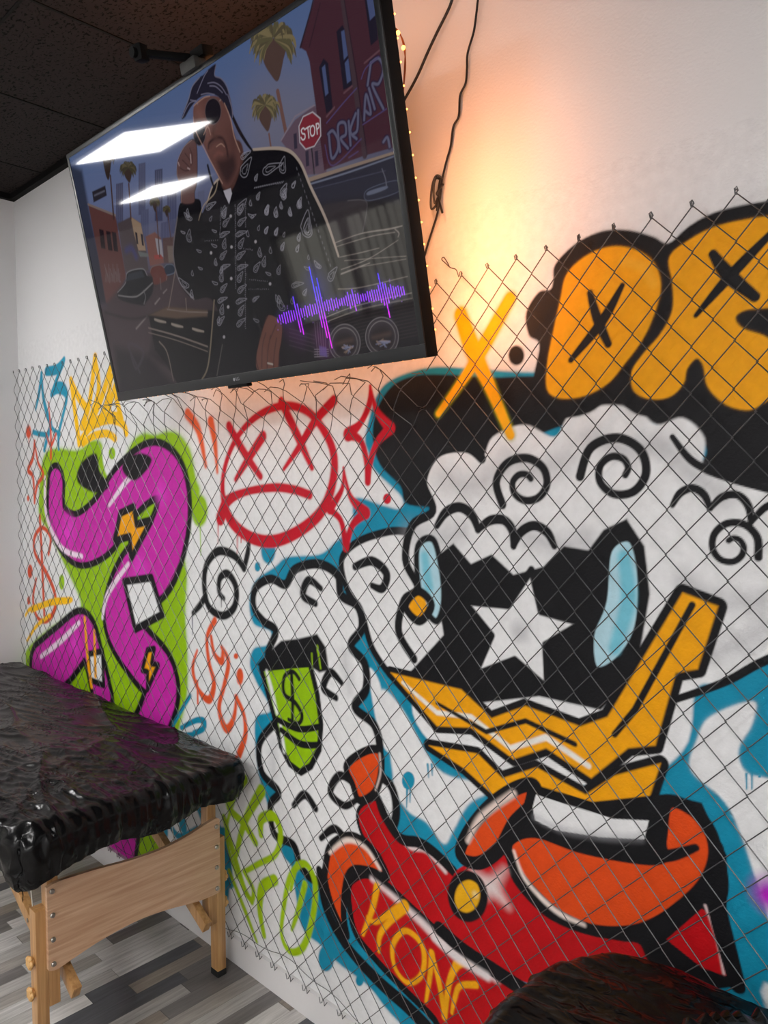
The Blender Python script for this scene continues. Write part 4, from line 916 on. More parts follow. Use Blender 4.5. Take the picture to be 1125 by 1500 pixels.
    zz(Z_T5)
    for st in ([(298, 690, 5), (340, 775, 6), (385, 860, 6), (440, 965, 5)], [(455, 365, 5), (500, 480, 6), (530, 620, 6), (572, 730, 5)], [(300, 600, 4), (330, 540, 5), (352, 600, 4)], [(395, 690, 4), (430, 668, 5), (455, 690, 4)], [(222, 470, 4), (236, 560, 5), (296, 690, 5)], [(225, 385, 4), (300, 325, 5), (345, 312, 4)]): S(st, (170, 126, 108), soft=2)
    S([(150, 430, 4), (186, 334, 5), (214, 240, 5), (268, 172, 4)], (120, 110, 124), soft=2); S([(392, 76, 4), (382, 155, 5), (432, 182, 5), (478, 250, 5), (520, 445, 4)], (110, 100, 120), soft=2)
    zz(Z_T6); S([(780, 830, 5), (742, 920, 5), (708, 1050, 5), (692, 1150, 5), (712, 1240, 5)], (30, 18, 20), soft=2); S([(850, 850, 4), (888, 900, 5), (884, 1010, 5), (866, 1110, 4), (860, 1210, 4)], (30, 18, 20), soft=2)
    # the illustration is muted
    lum = C.rgb.mean(axis=2, keepdims=True); bright = np.clip((C.rgb.max(axis=2, keepdims=True) - .35) * 3, 0, 1)
    C.rgb[:] = C.rgb * (1 - .22 * (1 - bright)) + lum * .22 * (1 - bright)
    vio = np.clip((C.rgb[..., 2:3] - C.rgb[..., 1:2] - .30) * 4, 0, 1) * (vs < .34)[:, None, None]
    C.rgb[:] = C.rgb * (1 + 1.3 * vio)
    # the illustration fades to dark towards the lower corners
    X = (us[None, :] - .6) / .62
    return C
def grid_mesh(name, C, place, pid=None, attr='paint'):
    """quads of the painted grid (all, or those of one piece) as a mesh with a colour attribute"""
    ny, nx = C.idm.shape
    q = np.ones((ny - 1, nx - 1), bool) if pid is None else (C.idm[:-1, :-1] == pid)
    if not q.any(): return None
    jj, ii = np.nonzero(q)
    v00 = jj * nx + ii
    quads = np.stack([v00, v00 + 1, v00 + nx + 1, v00 + nx], 1)
    used, inv = np.unique(quads, return_inverse=True)
    quads = inv.reshape(-1, 4).astype(np.int32)
    uj, ui = used // nx, used % nx
    co = place(C.us[ui], C.vs[uj]).astype(np.float32)
    col = np.ones((len(used), 4), np.float32); col[:, :3] = C.rgb[uj, ui]
    me = bpy.data.meshes.new(name)
    me.vertices.add(len(used)); me.vertices.foreach_set('co', co.ravel())
    me.loops.add(quads.size); me.loops.foreach_set('vertex_index', quads.ravel())
    me.polygons.add(len(quads)); me.polygons.foreach_set('loop_start', np.arange(0, quads.size, 4, dtype=np.int32))
    at_ = me.color_attributes.new(attr, 'FLOAT_COLOR', 'POINT'); at_.data.foreach_set('color', col.ravel())
    me.update(calc_edges=True); me.validate()
    return me
# ------------------------------------------------------------------ the room
XR, XL, YF = 6.0, -4.0, -5.0
def struct(o): o['kind'] = 'structure'; return o
def boxes(name, mat_, *bs):
    m = MB()
    for (x0, x1, y0, y1, z0, z1) in bs: m.box(((x0 + x1) / 2, (y0 + y1) / 2, (z0 + z1) / 2), (x1 - x0, y1 - y0, z1 - z0))
    return struct(m.build(name, mat_, smooth=False))
wall_back = boxes('wall_back', M_WALL, (-0.12, XR, 0.004, 0.14, 0, CEIL), (0, XR, 0.0, 0.004, MUR_Z1, CEIL), (MUR_X1, XR, 0.0, 0.004, 0, MUR_Z1))
boxes('wall_left', M_WALL, (-0.12, 0.0, -0.9, 0.0, 0, CEIL))
boxes('wall_left_return', M_WALL, (XL, -0.12, -0.9, -0.78, 0, CEIL))
boxes('wall_far_left', M_WALL, (XL - 0.12, XL, YF, -0.78, 0, CEIL))
boxes('wall_right', M_WALL, (XR, XR + 0.12, YF, 0.14, 0, CEIL))
WX0, WX1, WZ0, WZ1 = -3.3, -1.15, 1.2, 2.25
boxes('wall_front', M_WALL, (XL, WX0, YF - 0.14, YF, 0, CEIL), (WX1, XR, YF - 0.14, YF, 0, CEIL), (WX0, WX1, YF - 0.14, YF, 0, WZ0), (WX0, WX1, YF - 0.14, YF, WZ1, CEIL))
boxes('floor', M_FLOOR, (XL, XR, YF, 0.14, -0.08, 0))
boxes('ceiling', M_CEIL, (XL, XR, YF, 0.14, CEIL, CEIL + 0.08))
boxes('baseboard_back', M_TRIM, (0.0, XR, -0.012, 0.0, 0.0, 0.082))
boxes('baseboard_left', M_TRIM, (0.0, 0.012, -0.9, -0.012, 0.0, 0.082))
g = MB()
for k in range(-7, 11):
    x = 0.35 + 0.558 * k
    if x > XL: g.box((x, (YF + 0) / 2 if x > 0 else (YF - 0.9) / 2, CEIL - 0.001), (0.008, 5.0 if x > 0 else 4.1, 0.003))
for k in range(0, 9):
    y = -0.52 - 0.558 * k
    x0 = 0.0 if y > -0.9 else XL
    g.box(((x0 + XR) / 2, y, CEIL - 0.001), (XR - x0, 0.008, 0.003))
g.box((XR / 2, -0.012, CEIL - 0.012), (XR, 0.024, 0.024)); g.box((0.012, -0.45, CEIL - 0.012), (0.024, 0.9, 0.024))
o = g.build('trim_1', M_GRID, smooth=False); struct(o)
# window with fabric blinds on the far side of the room (it mirrors in the television)
wf = boxes('window_1', M_TRIM, (WX0, WX0 + 0.06, YF - 0.1, YF - 0.02, WZ0, WZ1), (WX1 - 0.06, WX1, YF - 0.1, YF - 0.02, WZ0, WZ1), (WX0, WX1, YF - 0.1, YF - 0.02, WZ0, WZ0 + 0.06), (WX0, WX1, YF - 0.1, YF - 0.02, WZ1 - 0.06, WZ1), (-2.25, -2.19, YF - 0.1, YF - 0.02, WZ0, WZ1))
mg = mat('window_glass', (235, 240, 240), 0.02); mg.node_tree.nodes['Principled BSDF'].inputs['Transmission Weight'].default_value = 1.0
MB().box(((WX0 + WX1) / 2, YF - 0.06, (WZ0 + WZ1) / 2), (WX1 - WX0 - 0.1, 0.006, WZ1 - WZ0 - 0.1)).build('glass', mg, wf)
bl = empty('vertical_blind', ((WX0 + WX1) / 2, YF + 0.06, WZ1), 'beige vertical blind hanging in front of the window across the room', 'blind')
MB().box(((WX0 + WX1) / 2, YF + 0.06, WZ1 + 0.03), (WX1 - WX0 + 0.1, 0.05, 0.05)).build('headrail', M_TRIM, bl)
sl = MB()
for k in range(20):
    x = WX0 + 0.05 + k * (WX1 - WX0 - 0.1) / 19
    sl.box((x, YF + 0.06, (WZ0 + WZ1) / 2), (0.085, 0.002, WZ1 - WZ0), Matrix.Rotation(math.radians(38 + 6 * math.sin(k * 2.3)), 3, 'Z'))
sl.build('slat', M_BLIND, bl, smooth=False)['kind'] = 'stuff'

# ------------------------------------------------------------------ ceiling lights
PANELS = ((-0.10, -1.61, 'square light panel in the black ceiling, its reflection upper left on the television'),
          (-1.76, -2.80, 'ceiling light panel at the far left, the smaller reflection on the television'),
          (1.85, -2.70, 'square ceiling light panel above the near end of the left massage table'),
          (4.20, -2.90, 'square ceiling light panel right of the camera near the painted wall'),
          (3.00, -4.10, 'square ceiling light panel behind the camera towards the room middle'),
          (5.20, -4.10, 'square ceiling light panel behind the camera at the far right'))
lp = {}
for i, (x, y, lab) in enumerate(PANELS):
    e = empty('ceiling_light', (x, y, CEIL), lab, 'light panel', 'light panels in the ceiling')
    z = CEIL - 0.006
    if i == 0:
        f = MB(); a = 0.27
        for (cx, cy, sx, sy) in ((0, a, 2 * a + 0.02, 0.02), (0, -a, 2 * a + 0.02, 0.02), (a, 0, 0.02, 2 * a - 0.02), (-a, 0, 0.02, 2 * a - 0.02)):
            f.box((x + cx, y + cy, z), (sx, sy, 0.012))
        lp['f'] = f.build('frame', M_TRIM, e, smooth=False)
        lp['d'] = MB().box((x, y, z + 0.001), (0.52, 0.52, 0.008)).build('diffuser', M_DIFF, e, smooth=False)
    else:
        for k in ('f', 'd'):
            c = lp[k].copy(); COL.objects.link(c); c.parent = e
            c.matrix_parent_inverse = Matrix.Translation((-PANELS[0][0], -PANELS[0][1], -CEIL))

# ------------------------------------------------------------------ painted wall surface
CM, PIECES = paint_mural()
def wall_place(u, v): return np.stack([u, np.zeros_like(u), v], 1)
me = grid_mesh('wall_ground', CM, wall_place, 0)
o = link('plaster_ground', me, M_PAINT, wall_back, False)
for i, pc in enumerate(PIECES):
    if i == 0: continue
    me = grid_mesh(pc[0], CM, wall_place, i)
    if me is None: continue
    o = link(pc[0], me, M_PAINT, wall_back, False); o['label'] = pc[1]
del CM

# ------------------------------------------------------------------ television
def tvp(u, v, w=0.0): return TV_O + Vector((1, 0, 0)) * u + TV_UP * v + TV_N * w
TVR = Matrix((Vector((1, 0, 0)), -TV_N, TV_UP)).transposed()
def tvbox(m, u0, u1, v0, v1, w0, w1, bevel=0.0):
    return m.box(tvp((u0 + u1) / 2, (v0 + v1) / 2, (w0 + w1) / 2), (u1 - u0, w1 - w0, v1 - v0), TVR, bevel)
tv = empty('television', tvp(TV_W / 2, 0, -0.03), 'big black flat television tilted forward on the wall above the fence', 'television')
me = grid_mesh('screen', paint_screen(), lambda u, v: np.array(TV_O)[None, :] + u[:, None] * np.array([1, 0, 0]) + v[:, None] * np.array(TV_UP)[None, :] + np.array(TV_N)[None, :] * 0.0005, None, 'picture')
ms = mat('glossy_screen', (3, 3, 4), 0.04, spec=0.36)
N = ms.node_tree.nodes; L = ms.node_tree.links
a_ = N.new('ShaderNodeAttribute'); a_.attribute_name = 'picture'
L.new(a_.outputs['Color'], N['Principled BSDF'].inputs['Emission Color']); N['Principled BSDF'].inputs['Emission Strength'].default_value = 0.66
o = link('screen', me, ms, tv, False); o['label'] = 'glossy screen showing a person in a dark paisley jacket, palms and a stop sign'
m = MB()
tvbox(m, 0, TV_W, 0, 0.026, -0.006, 0.002, 0.001); tvbox(m, 0, TV_W, TV_H - 0.012, TV_H, -0.006, 0.002, 0.001)
tvbox(m, 0, 0.012, 0.026, TV_H - 0.012, -0.006, 0.002, 0.001); tvbox(m, TV_W - 0.014, TV_W, 0.026, TV_H - 0.012, -0.006, 0.002, 0.001)
m.build('bezel', M_BEZEL, tv)
m = MB(); tvbox(m, 0.0, TV_W - 0.004, 0.004, TV_H, -0.022, -0.006, 0.002); o = m.build('edge_band', M_EDGE, tv); o['label'] = 'brushed grey metal edge band'
m = MB(); tvbox(m, TV_W - 0.006, TV_W + 0.0005, 0.0, TV_H - 0.003, -0.034, -0.001, 0.002); tvbox(m, 0.003, TV_W - 0.004, -0.0005, 0.006, -0.03, -0.004, 0.001); m.build('side_cover', M_BACK, tv)
m = MB(); tvbox(m, 0.02, TV_W - 0.02, 0.015, TV_H - 0.02, -0.04, -0.02, 0.006); tvbox(m, 0.06, TV_W - 0.012, 0.03, 0.20, -0.052, -0.036, 0.012); m.build('cabinet', M_BACK, tv)
m = MB(); tvbox(m, TV_W / 2 - 0.045, TV_W / 2 + 0.035, -0.008, 0.002, -0.016, 0.001, 0.002); m.build('sensor', M_BACK, tv)
def letters(text, loc, right, up, size, mat_, parent, name='logo', depth=0.0006):
    c = bpy.data.curves.new(name, 'FONT'); c.body = text; c.size = size; c.extrude = depth; c.align_x = 'CENTER'; c.align_y = 'CENTER'
    tmp = bpy.data.objects.new('tmp', c); COL.objects.link(tmp)
    dg = bpy.context.evaluated_depsgraph_get(); me = bpy.data.meshes.new_from_object(tmp.evaluated_get(dg))
    bpy.data.objects.remove(tmp)
    r = Vector(right); u = Vector(up); n = r.cross(u)
    me.transform(Matrix.Translation(loc) @ Matrix((r, u, n)).transposed().to_4x4())
    me.materials.clear()
    return link(name, me, mat_, parent, False)
M_LOGO = mat('light_grey_print', (150, 152, 155), 0.4)
lg = letters('LG', tvp(TV_W / 2 + 0.005, 0.013, 0.0028), (1, 0, 0), TV_UP, 0.012, M_LOGO, tv)
MB().disc(tvp(TV_W / 2 - 0.010, 0.013, 0.0025), 0.004, 0.001, TV_N, 20).build('logo_mark', M_LOGO, tv)
# wall bracket
br = empty('television_bracket', (TV_O.x + TV_W / 2, -0.02, 2.05), 'black wall bracket behind the tilted television', 'bracket')
m = MB(); m.box((TV_O.x + TV_W / 2, -0.012, 2.06), (0.46, 0.024, 0.24), bevel=0.003); m.build('wall_plate', M_BACK, br)
for s in (-0.17, 0.17):
    m = MB()
    m.bar((TV_O.x + TV_W / 2 + s, -0.02, 2.12), tvp(TV_W / 2 + s, 0.46, -0.05), 0.03, 0.03)
    m.bar((TV_O.x + TV_W / 2 + s, -0.02, 2.00), tvp(TV_W / 2 + s, 0.30, -0.07), 0.03, 0.03)
    tvbox(m, TV_W / 2 + s - 0.02, TV_W / 2 + s + 0.02, 0.2, 0.58, -0.075, -0.04)
    m.build('tilt_arm', M_BACK, br)
# camera arm clipped on the top edge
cp = at(270, 104, 1, -0.36)
ca = empty('camera_arm', tvp(0.66, TV_H, -0.01), 'small black camera on a thin arm clipped to the top edge of the television', 'camera')
u0 = 0.655
m = MB(); tvbox(m, u0 - 0.03, u0 + 0.03, TV_H - 0.004, TV_H + 0.022, -0.022, 0.012, 0.005); o = m.build('clip', M_GREYPL, ca); o['label'] = 'grey plastic clip'
m = MB(); tvbox(m, u0 + 0.0, u0 + 0.05, TV_H + 0.018, TV_H + 0.04, -0.03, 0.0, 0.004); m.bar(tvp(u0, TV_H + 0.026, 0.0), tvp(u0 - 0.03, TV_H + 0.03, 0.10), 0.014, 0.014); m.build('arm', M_BACK, ca)
m = MB(); m.box(tvp(u0 - 0.032, TV_H + 0.03, 0.105), (0.024, 0.026, 0.034), TVR @ Matrix.Rotation(0.3, 3, 'Z'), 0.004); m.disc(tvp(u0 - 0.034, TV_H + 0.03, 0.122), 0.011, 0.008, TV_N, 16); m.build('camera_head', M_BACK, ca)

# ------------------------------------------------------------------ led strip round the back of the television
ls = empty('led_string', tvp(TV_W, TV_H / 2, -0.03), 'string of warm orange leds fixed round the back edge of the television', 'led lights')
path = [(0.04, 0.006), (0.3, 0.006), (TV_W / 2, 0.006), (TV_W - 0.1, 0.006), (TV_W - 0.02, 0.008), (TV_W - 0.008, 0.02), (TV_W - 0.006, 0.1), (TV_W - 0.006, 0.4), (TV_W - 0.006, TV_H - 0.1)]
W0 = -0.037
dense = [tvp(u, v, W0) for u, v in [(p[0], p[1]) for p in path]]
m = MB(); m.tube(spline([tuple(p) for p in dense], 10), 0.0022, 6)
m.build('wire', M_STRIP, ls)
# the loose loop at the right edge
loop = [at(566, 62, 1, -0.13), at(569, 48, 1, -0.12), at(578, 41, 1, -0.10), at(587, 52, 1, -0.08), at(592, 72, 1, -0.07), at(594, 95, 1, -0.065), at(591, 130, 1, -0.07), at(588, 170, 1, -0.08), at(590, 212, 1, -0.09), at(584, 232, 1, -0.12)]
m = MB(); m.tube(spline([tuple(p) for p in loop], 8), 0.0016, 6); off = [p + Vector((0.003, 0, 0.001)) * math.sin(i * 2.1) for i, p in enumerate(loop)]
m.tube(spline([tuple(p) for p in off], 8), 0.0014, 6)
m.build('loose_wire', M_STRIP, ls)
base_led = None
leds = [(0.05 + k * 0.0285, 0.0005) for k in range(41)] + [(TV_W - 0.002, 0.05 + k * 0.04) for k in range(15)]
pts_l = [tvp(u, v, W0 - 0.001) for u, v in leds] + [Vector(p) for p in (at(583, 48, 1, -0.1), at(591, 70, 1, -0.072))]
for i, p in enumerate(pts_l):
    if base_led is None:
        b = MB(); b.ball((0, 0, 0), 0.0019, (1, 1, 1), 8, 5); base_led = b.build('led', M_LED, None); c = base_led
    else:
        c = base_led.copy(); COL.objects.link(c)
    c.parent = ls; c.matrix_parent_inverse = Matrix.Translation(ls.location).inverted(); c.location = p
    if i >= len(pts_l) - 2: c.scale = (2.6, 2.6, 2.6)
def led_light(a, b, power, w=0.015, back=(0, -1, 0)):
    """warm light of one side of the string, thrown at the wall"""
    l = bpy.data.lights.new('led_glow', 'AREA'); l.shape = 'RECTANGLE'
    a, b = Vector(a), Vector(b); ln = (b - a).length
    l.size = ln; l.size_y = w; l.energy = power; l.color = (1.0, 0.36, 0.12)
    o = bpy.data.objects.new('led_glow', l); COL.objects.link(o)
    x = (b - a).normalized(); z = Vector(back); z = (z - x * z.dot(x)).normalized(); y = z.cross(x)
    o.matrix_world = Matrix.Translation((a + b) / 2) @ Matrix((x, y, z)).transposed().to_4x4()
    mw = o.matrix_world.copy(); o.parent = ls; o.matrix_parent_inverse = Matrix.Translation(ls.location).inverted(); o.matrix_basis = mw
led_light(tvp(TV_W - 0.012, 0.03, -0.075), tvp(TV_W - 0.012, 0.50, -0.055), LED_POWER * 1.0)
led_light(tvp(0.06, 0.012, -0.075), tvp(TV_W - 0.05, 0.012, -0.075), LED_POWER * 0.32)
led_light(tvp(0.3, TV_H - 0.02, -0.055), tvp(TV_W - 0.02, TV_H - 0.02, -0.055), LED_POWER * 0.9, back=(0, -0.55, -1))

# ------------------------------------------------------------------ cables on the wall
def wall_cable(pts, r, name, label, y=-0.012, extra=()):
    P = [tuple(at(p[0], p[1], 1, -(p[2] if len(p) > 2 else -y))) for p in pts]
    m = MB(); m.tube(spline(P, 8), r, 8)
    for e in extra: m.tube(spline([tuple(at(p[0], p[1], 1, -(p[2] if len(p) > 2 else -y))) for p in e], 8, False), r, 8)
    o = m.build(name, M_CABLE); tag(o, label, 'cable'); return o
wall_cable([(690, -90), (672, -40), (662, 0), (655, 18), (640, 48), (626, 78), (612, 110), (597, 138), (583, 160, .03), (560, 185, .08), (530, 210, .1)], 0.0032, 'power_cable', 'thicker black cable hanging on the wall into the top right back of the television')
wall_cable([(712, -90), (706, -40), (700, 0), (698, 18), (694, 46), (685, 78), (684, 100), (682, 122), (674, 140), (672, 170), (664, 186), (660, 215), (654, 236), (648, 262, .02), (645, 285, .02), (641, 312, .02), (634, 335), (626, 360), (617, 392, .03), (610, 412, .06), (600, 430, .1)], 0.0024, 'thin_cable', 'thin black cable with a tied bundle hanging right of the television', extra=(
    [(648, 262, .022), (640, 257, .03), (634, 268, .034), (631, 290, .034), (632, 306, .03), (639, 300, .026), (644, 285, .022), (647, 262, .02)],
    [(644, 262, .02), (638, 262, .04), (635, 280, .042), (637, 298, .036), (641, 290, .03)], [(645, 262, .025), (642, 285, .03), (648, 312, .03)], [(643, 280, .03), (640, 309, .028)], [(649, 270, .02), (644, 276, .03), (640, 284, .035), (645, 288, .02)]))

# ------------------------------------------------------------------ chain link fence
PX, QZ = 0.03535, 0.0394
FB = 0.098
def fence_top(x):
    if x < 0.93: return 1.945
    if x < 2.395: return 1.742
    return 1.955
def warp(x, z, k):
    """gentle unevenness of the hung mesh"""
    v = Vector((x * 1.3, z * 1.3, 3.1))
    n = noise.noise(v); n2 = noise.noise(v + Vector((9, 4, 2)))
    s = 0.045 * (x - 2.96) * (z - FB) / 1.86 if x > 2.3 else 0.045 * (2.3 - 2.96) * (z - FB) / 1.86 * (x / 2.3)
    y = 0.024 + 0.005 * n2
    loose = max(0.0, 1 - abs(z - 1.74) / 0.10) if 0.95 < x < 2.38 else 0.0
    dx = dz = 0.0
    if loose:
        q = Vector((x * 22, z * 22, 7.7)); dx = 0.016 * loose * noise.noise(q); dz = 0.014 * loose * noise.noise(q + Vector((3, 3, 3)))
        y += loose * (0.05 + 0.05 * noise.noise(q * 0.5))
    return Vector((x + 0.010 * n + dx, -y, z + s + 0.008 * n2 + dz))
m = MB()
NW = int((MUR_X1 - 0.02) / PX)
for k in range(NW):
    xl = 0.012 + k * PX
    xc = xl + PX / 2
    top = fence_top(xc)
    nrow = int(round((top - FB) / QZ))
    # both neighbours end on the same peak where the column parity allows
    pts = []
    j0 = 0
    for j in range(0, nrow + 2):
        right = (j + k) % 2 == 0
        zn = FB + j * QZ
        if j == nrow + 1: 
            break
        e = 0.0022 if right else -0.0022
        base_x = xl + PX if right else xl
        f = 0.0022 if right else -0.0022
        for dz, ee, yy in ((-0.0055, 0.0, 0.0), (0.0, e, f), (0.0055, 0.0, 0.0)):
            p = warp(base_x + ee - (math.copysign(0.0042, e) if dz else 0), zn + dz, k); p.y -= yy; pts.append(p)
    # drop to the last node that is a shared peak, then finish with a small knuckle
    lastj = nrow
    tipx = xl + PX if (lastj + k) % 2 == 0 else xl
    tp = pts[-2].copy()
    jit = Vector((random.uniform(-.003, .003), -random.uniform(0, .004), random.uniform(0, .006)))
    sgn = -1 if (lastj + k) % 2 == 0 else 1
    pts = pts[:-2] + [tp + Vector((-0.001 * sgn, 0, 0.002)), tp + Vector((0.0005 * sgn, -0.002, 0.006)) + jit * .4, tp + Vector((0.0035 * sgn, -0.003, 0.003)) + jit * .4, tp + Vector((0.0025 * sgn, -0.003, -0.004))]
    if 0.93 < xc < 2.395:   # cut ends bent out below the television
        d = Vector((random.uniform(-.03, .03), -random.uniform(.02, .07), random.uniform(-.01, .02)))
        pts = pts[:-4] + [tp + d * .5, tp + d, tp + d + Vector((random.uniform(-.02, .02), -.01, random.uniform(-.02, .005)))]
    bt = pts[0].copy(); sg = -1 if (0 + k) % 2 == 0 else 1
    pts = [bt + Vector((0.012 * sg, 0.0, 0.006)), bt + Vector((0.004 * sg, -0.003, -0.006)), bt + Vector((0, 0, -0.004))] + pts
    m.tube(pts, 0.00112, 6)
# loose end at the left edge of the taller part
lo = [at(x, y, 1, -0.03) for x, y in ((672, 406), (668, 395), (660, 392), (652, 385), (647, 380), (650, 377), (655, 384), (658, 390))]
m.tube(spline([tuple(p) for p in lo], 6), 0.00112, 6)
# slack lacing wire along the bottom
lw = [Vector((x, -0.03 - 0.008 * math.sin(x * 9), 0.128 + 0.012 * math.sin(x * 7 + 1) + 0.006 * math.sin(x * 31))) for x in np.arange(0.05, MUR_X1, 0.05)]
m.tube(spline([tuple(p) for p in lw], 3), 0.0009, 5)
o = m.build('chain_link_fence', M_WIRE)
tag(o, 'galvanised chain link fence hung in front of the painted wall', 'fence')
# ------------------------------------------------------------------ massage tables and their black plastic covers
def film_cover(name, label, x0, x1, y0, y1, top, drop, seed, rx=0.07, corner_sag=None, lean=0.0, amp=1.0, nx=230, ny=130):
    """plastic film draped over a padded top: top surface, rolled edge and gathered skirt as one sheet"""
    x_near = x1 if x0 < 1.0 else x0
    cx, cy = (x0 + x1) / 2, (y0 + y1) / 2
    hx, hy = (x1 - x0) / 2, (y1 - y0) / 2
    R = 0.035                                     # roll radius of the padded edge
    D = drop
    me = bpy.data.meshes.new(name); bm = bmesh.new()
    ext = D
    us = np.linspace(-hx - ext, hx + ext, nx); vs = np.linspace(-hy - ext, hy + ext, ny)
    # refine the border by sampling it more densely
    def refine(h, n):
        inner = np.linspace(-h + .02, h - .02, int(n * .72)); k = int(n * .14)
        return np.concatenate([np.linspace(-h - ext, -h + .02, k, endpoint=False), inner, np.linspace(h - .02, h + ext, k + 1)[1:]])
    us = refine(hx, nx); vs = refine(hy, ny)
    grid = []
    sd = Vector((seed * 3.7, seed * 1.3, seed))
    for v in vs:
        row = []
        for u in us:
            su, sv = max(0, abs(u) - (hx - R)), max(0, abs(v) - (hy - R))
            s = max(su, sv) if min(su, sv) < 1e-6 else (su ** 4 + sv ** 4) ** 0.25
            # base position with rounded plan corners
            bu, bv = math.copysign(min(abs(u), hx - R), u), math.copysign(min(abs(v), hy - R), v)
            cr = rx
            qx, qy = abs(bu) - (hx - R - cr), abs(bv) - (hy - R - cr)
            if qx > 0 and qy > 0:
                l = math.hypot(qx, qy)
                mxl = cr
                m_ = max(qx, qy)
                if l > 1e-9:
                    f = m_ / l
                    bu = math.copysign(hx - R - cr + qx * f, u); bv = math.copysign(hy - R - cr + qy * f, v)
                    nx_, ny_ = math.copysign(qx / l, u), math.copysign(qy / l, v)
                else: nx_, ny_ = 1, 0
            else:
                if su >= sv: nx_, ny_ = math.copysign(1, u), 0
                else: nx_, ny_ = 0, math.copysign(1, v)
                if su > 0 and sv > 0:
                    l = math.hypot(su, sv); nx_, ny_ = math.copysign(su / l, u), math.copysign(sv / l, v)
            ang = min(s / R, PI / 2)
            out = R * math.sin(ang); dn = R * (1 - math.cos(ang))
            rest = max(0, s - R * PI / 2)
            dn += rest
            x = cx + bu + nx_ * out; y = cy + bv + ny_ * out; z = top - dn
            onside = min(1.0, s / (R * 1.2))
            # broad tension folds over the top
            P = Vector((x, y, 0)) + sd
            a1 = noise.noise(Vector((P.x * 2.2 + P.y * 1.2, P.y * 12 - P.x * 3.2, 1.1)))
            a2 = 1 - abs(noise.noise(Vector((P.x * 4 + P.y * 2, P.y * 24 - P.x * 7, 5.1)))) * 2
            a3 = noise.noise(Vector((P.x * 15, P.y * 15, 2.0)))
            a4 = 1 - abs(noise.noise(Vector((P.x * 1.6 + 3, P.y * 7 + P.x * 1.5, 9.1)))) * 2
            crm = max(0.0, 1 - math.hypot((x - x_near) * .8, y - y0) / 0.75)
            cr1 = 1 - abs(noise.noise(Vector((P.x * 9 + P.y * 4, P.y * 22 - P.x * 5, 3.3)))) * 2; cr2 = 1 - abs(noise.noise(Vector((P.x * 26 - P.y * 9, P.y * 34 + P.x * 8, 6.3)))) * 2
            h = (crm if x0 < 1 else crm * .3) * (0.009 * max(0, cr1) ** 3 + 0.004 * max(0, cr2) ** 3) * amp + (0.006 * a1 + 0.005 * max(0, a2) ** 4 + 0.009 * max(0, a4) ** 6 + 0.002 * a3) * amp
            # vertical pleats on the skirt
            sp = math.atan2(bv / hy, bu / hx) * (hx + hy)
            b1 = noise.noise(Vector((x * 20 + y * 20, z * 3, seed + .5))); b2 = 1 - abs(noise.noise(Vector((x * 34 - y * 34, z * 5, seed)))) * 2
            side = (0.010 * b1 + 0.006 * b2 + 0.005 * noise.noise(Vector((x * 45, y * 45, z * 40)))) * amp
            tuck = -0.022 * min(1, rest / max(1e-6, D)) ** 2
            hs = (side * min(1, rest / 0.04 + .25) + tuck) * onside
            x += nx_ * (hs + h * onside); y += ny_ * (hs + h * onside * (0.0 if ny_ > 0.5 else 1.0)); z += h * (1 - onside * .8)
            z += onside * rest * 0.35 * noise.noise(Vector((x * 7, y * 7, seed + 8)))
            if corner_sag:
                (qx_, qy_, rad, am) = corner_sag
                w = max(0, 1 - math.hypot(x - qx_, y - qy_) / rad)
                z -= am * w * w * (0.25 + onside * (0.4 + rest * 9))
                x += w * onside * 0.012 * noise.noise(Vector((x * 60, y * 60, z * 20)))
                y += w * onside * 0.012 * noise.noise(Vector((x * 60, y * 60, z * 20 + 5)))
            z += lean * (x - cx)
            row.append(bm.verts.new((x, y, z)))
        grid.append(row)
    for j in range(len(grid) - 1):
        for i in range(len(grid[0]) - 1):
            bm.faces.new((grid[j][i], grid[j][i + 1], grid[j + 1][i + 1], grid[j + 1][i]))
    bmesh.ops.recalc_face_normals(bm, faces=bm.faces)
    bm.to_mesh(me); bm.free()
    o = link(name, me, M_FILM)
    s_ = o.modifiers.new('film', 'SOLIDIFY'); s_.thickness = 0.0012; s_.offset = -1
    tag(o, label, 'plastic cover', 'black plastic covers on the massage tables')
    return o
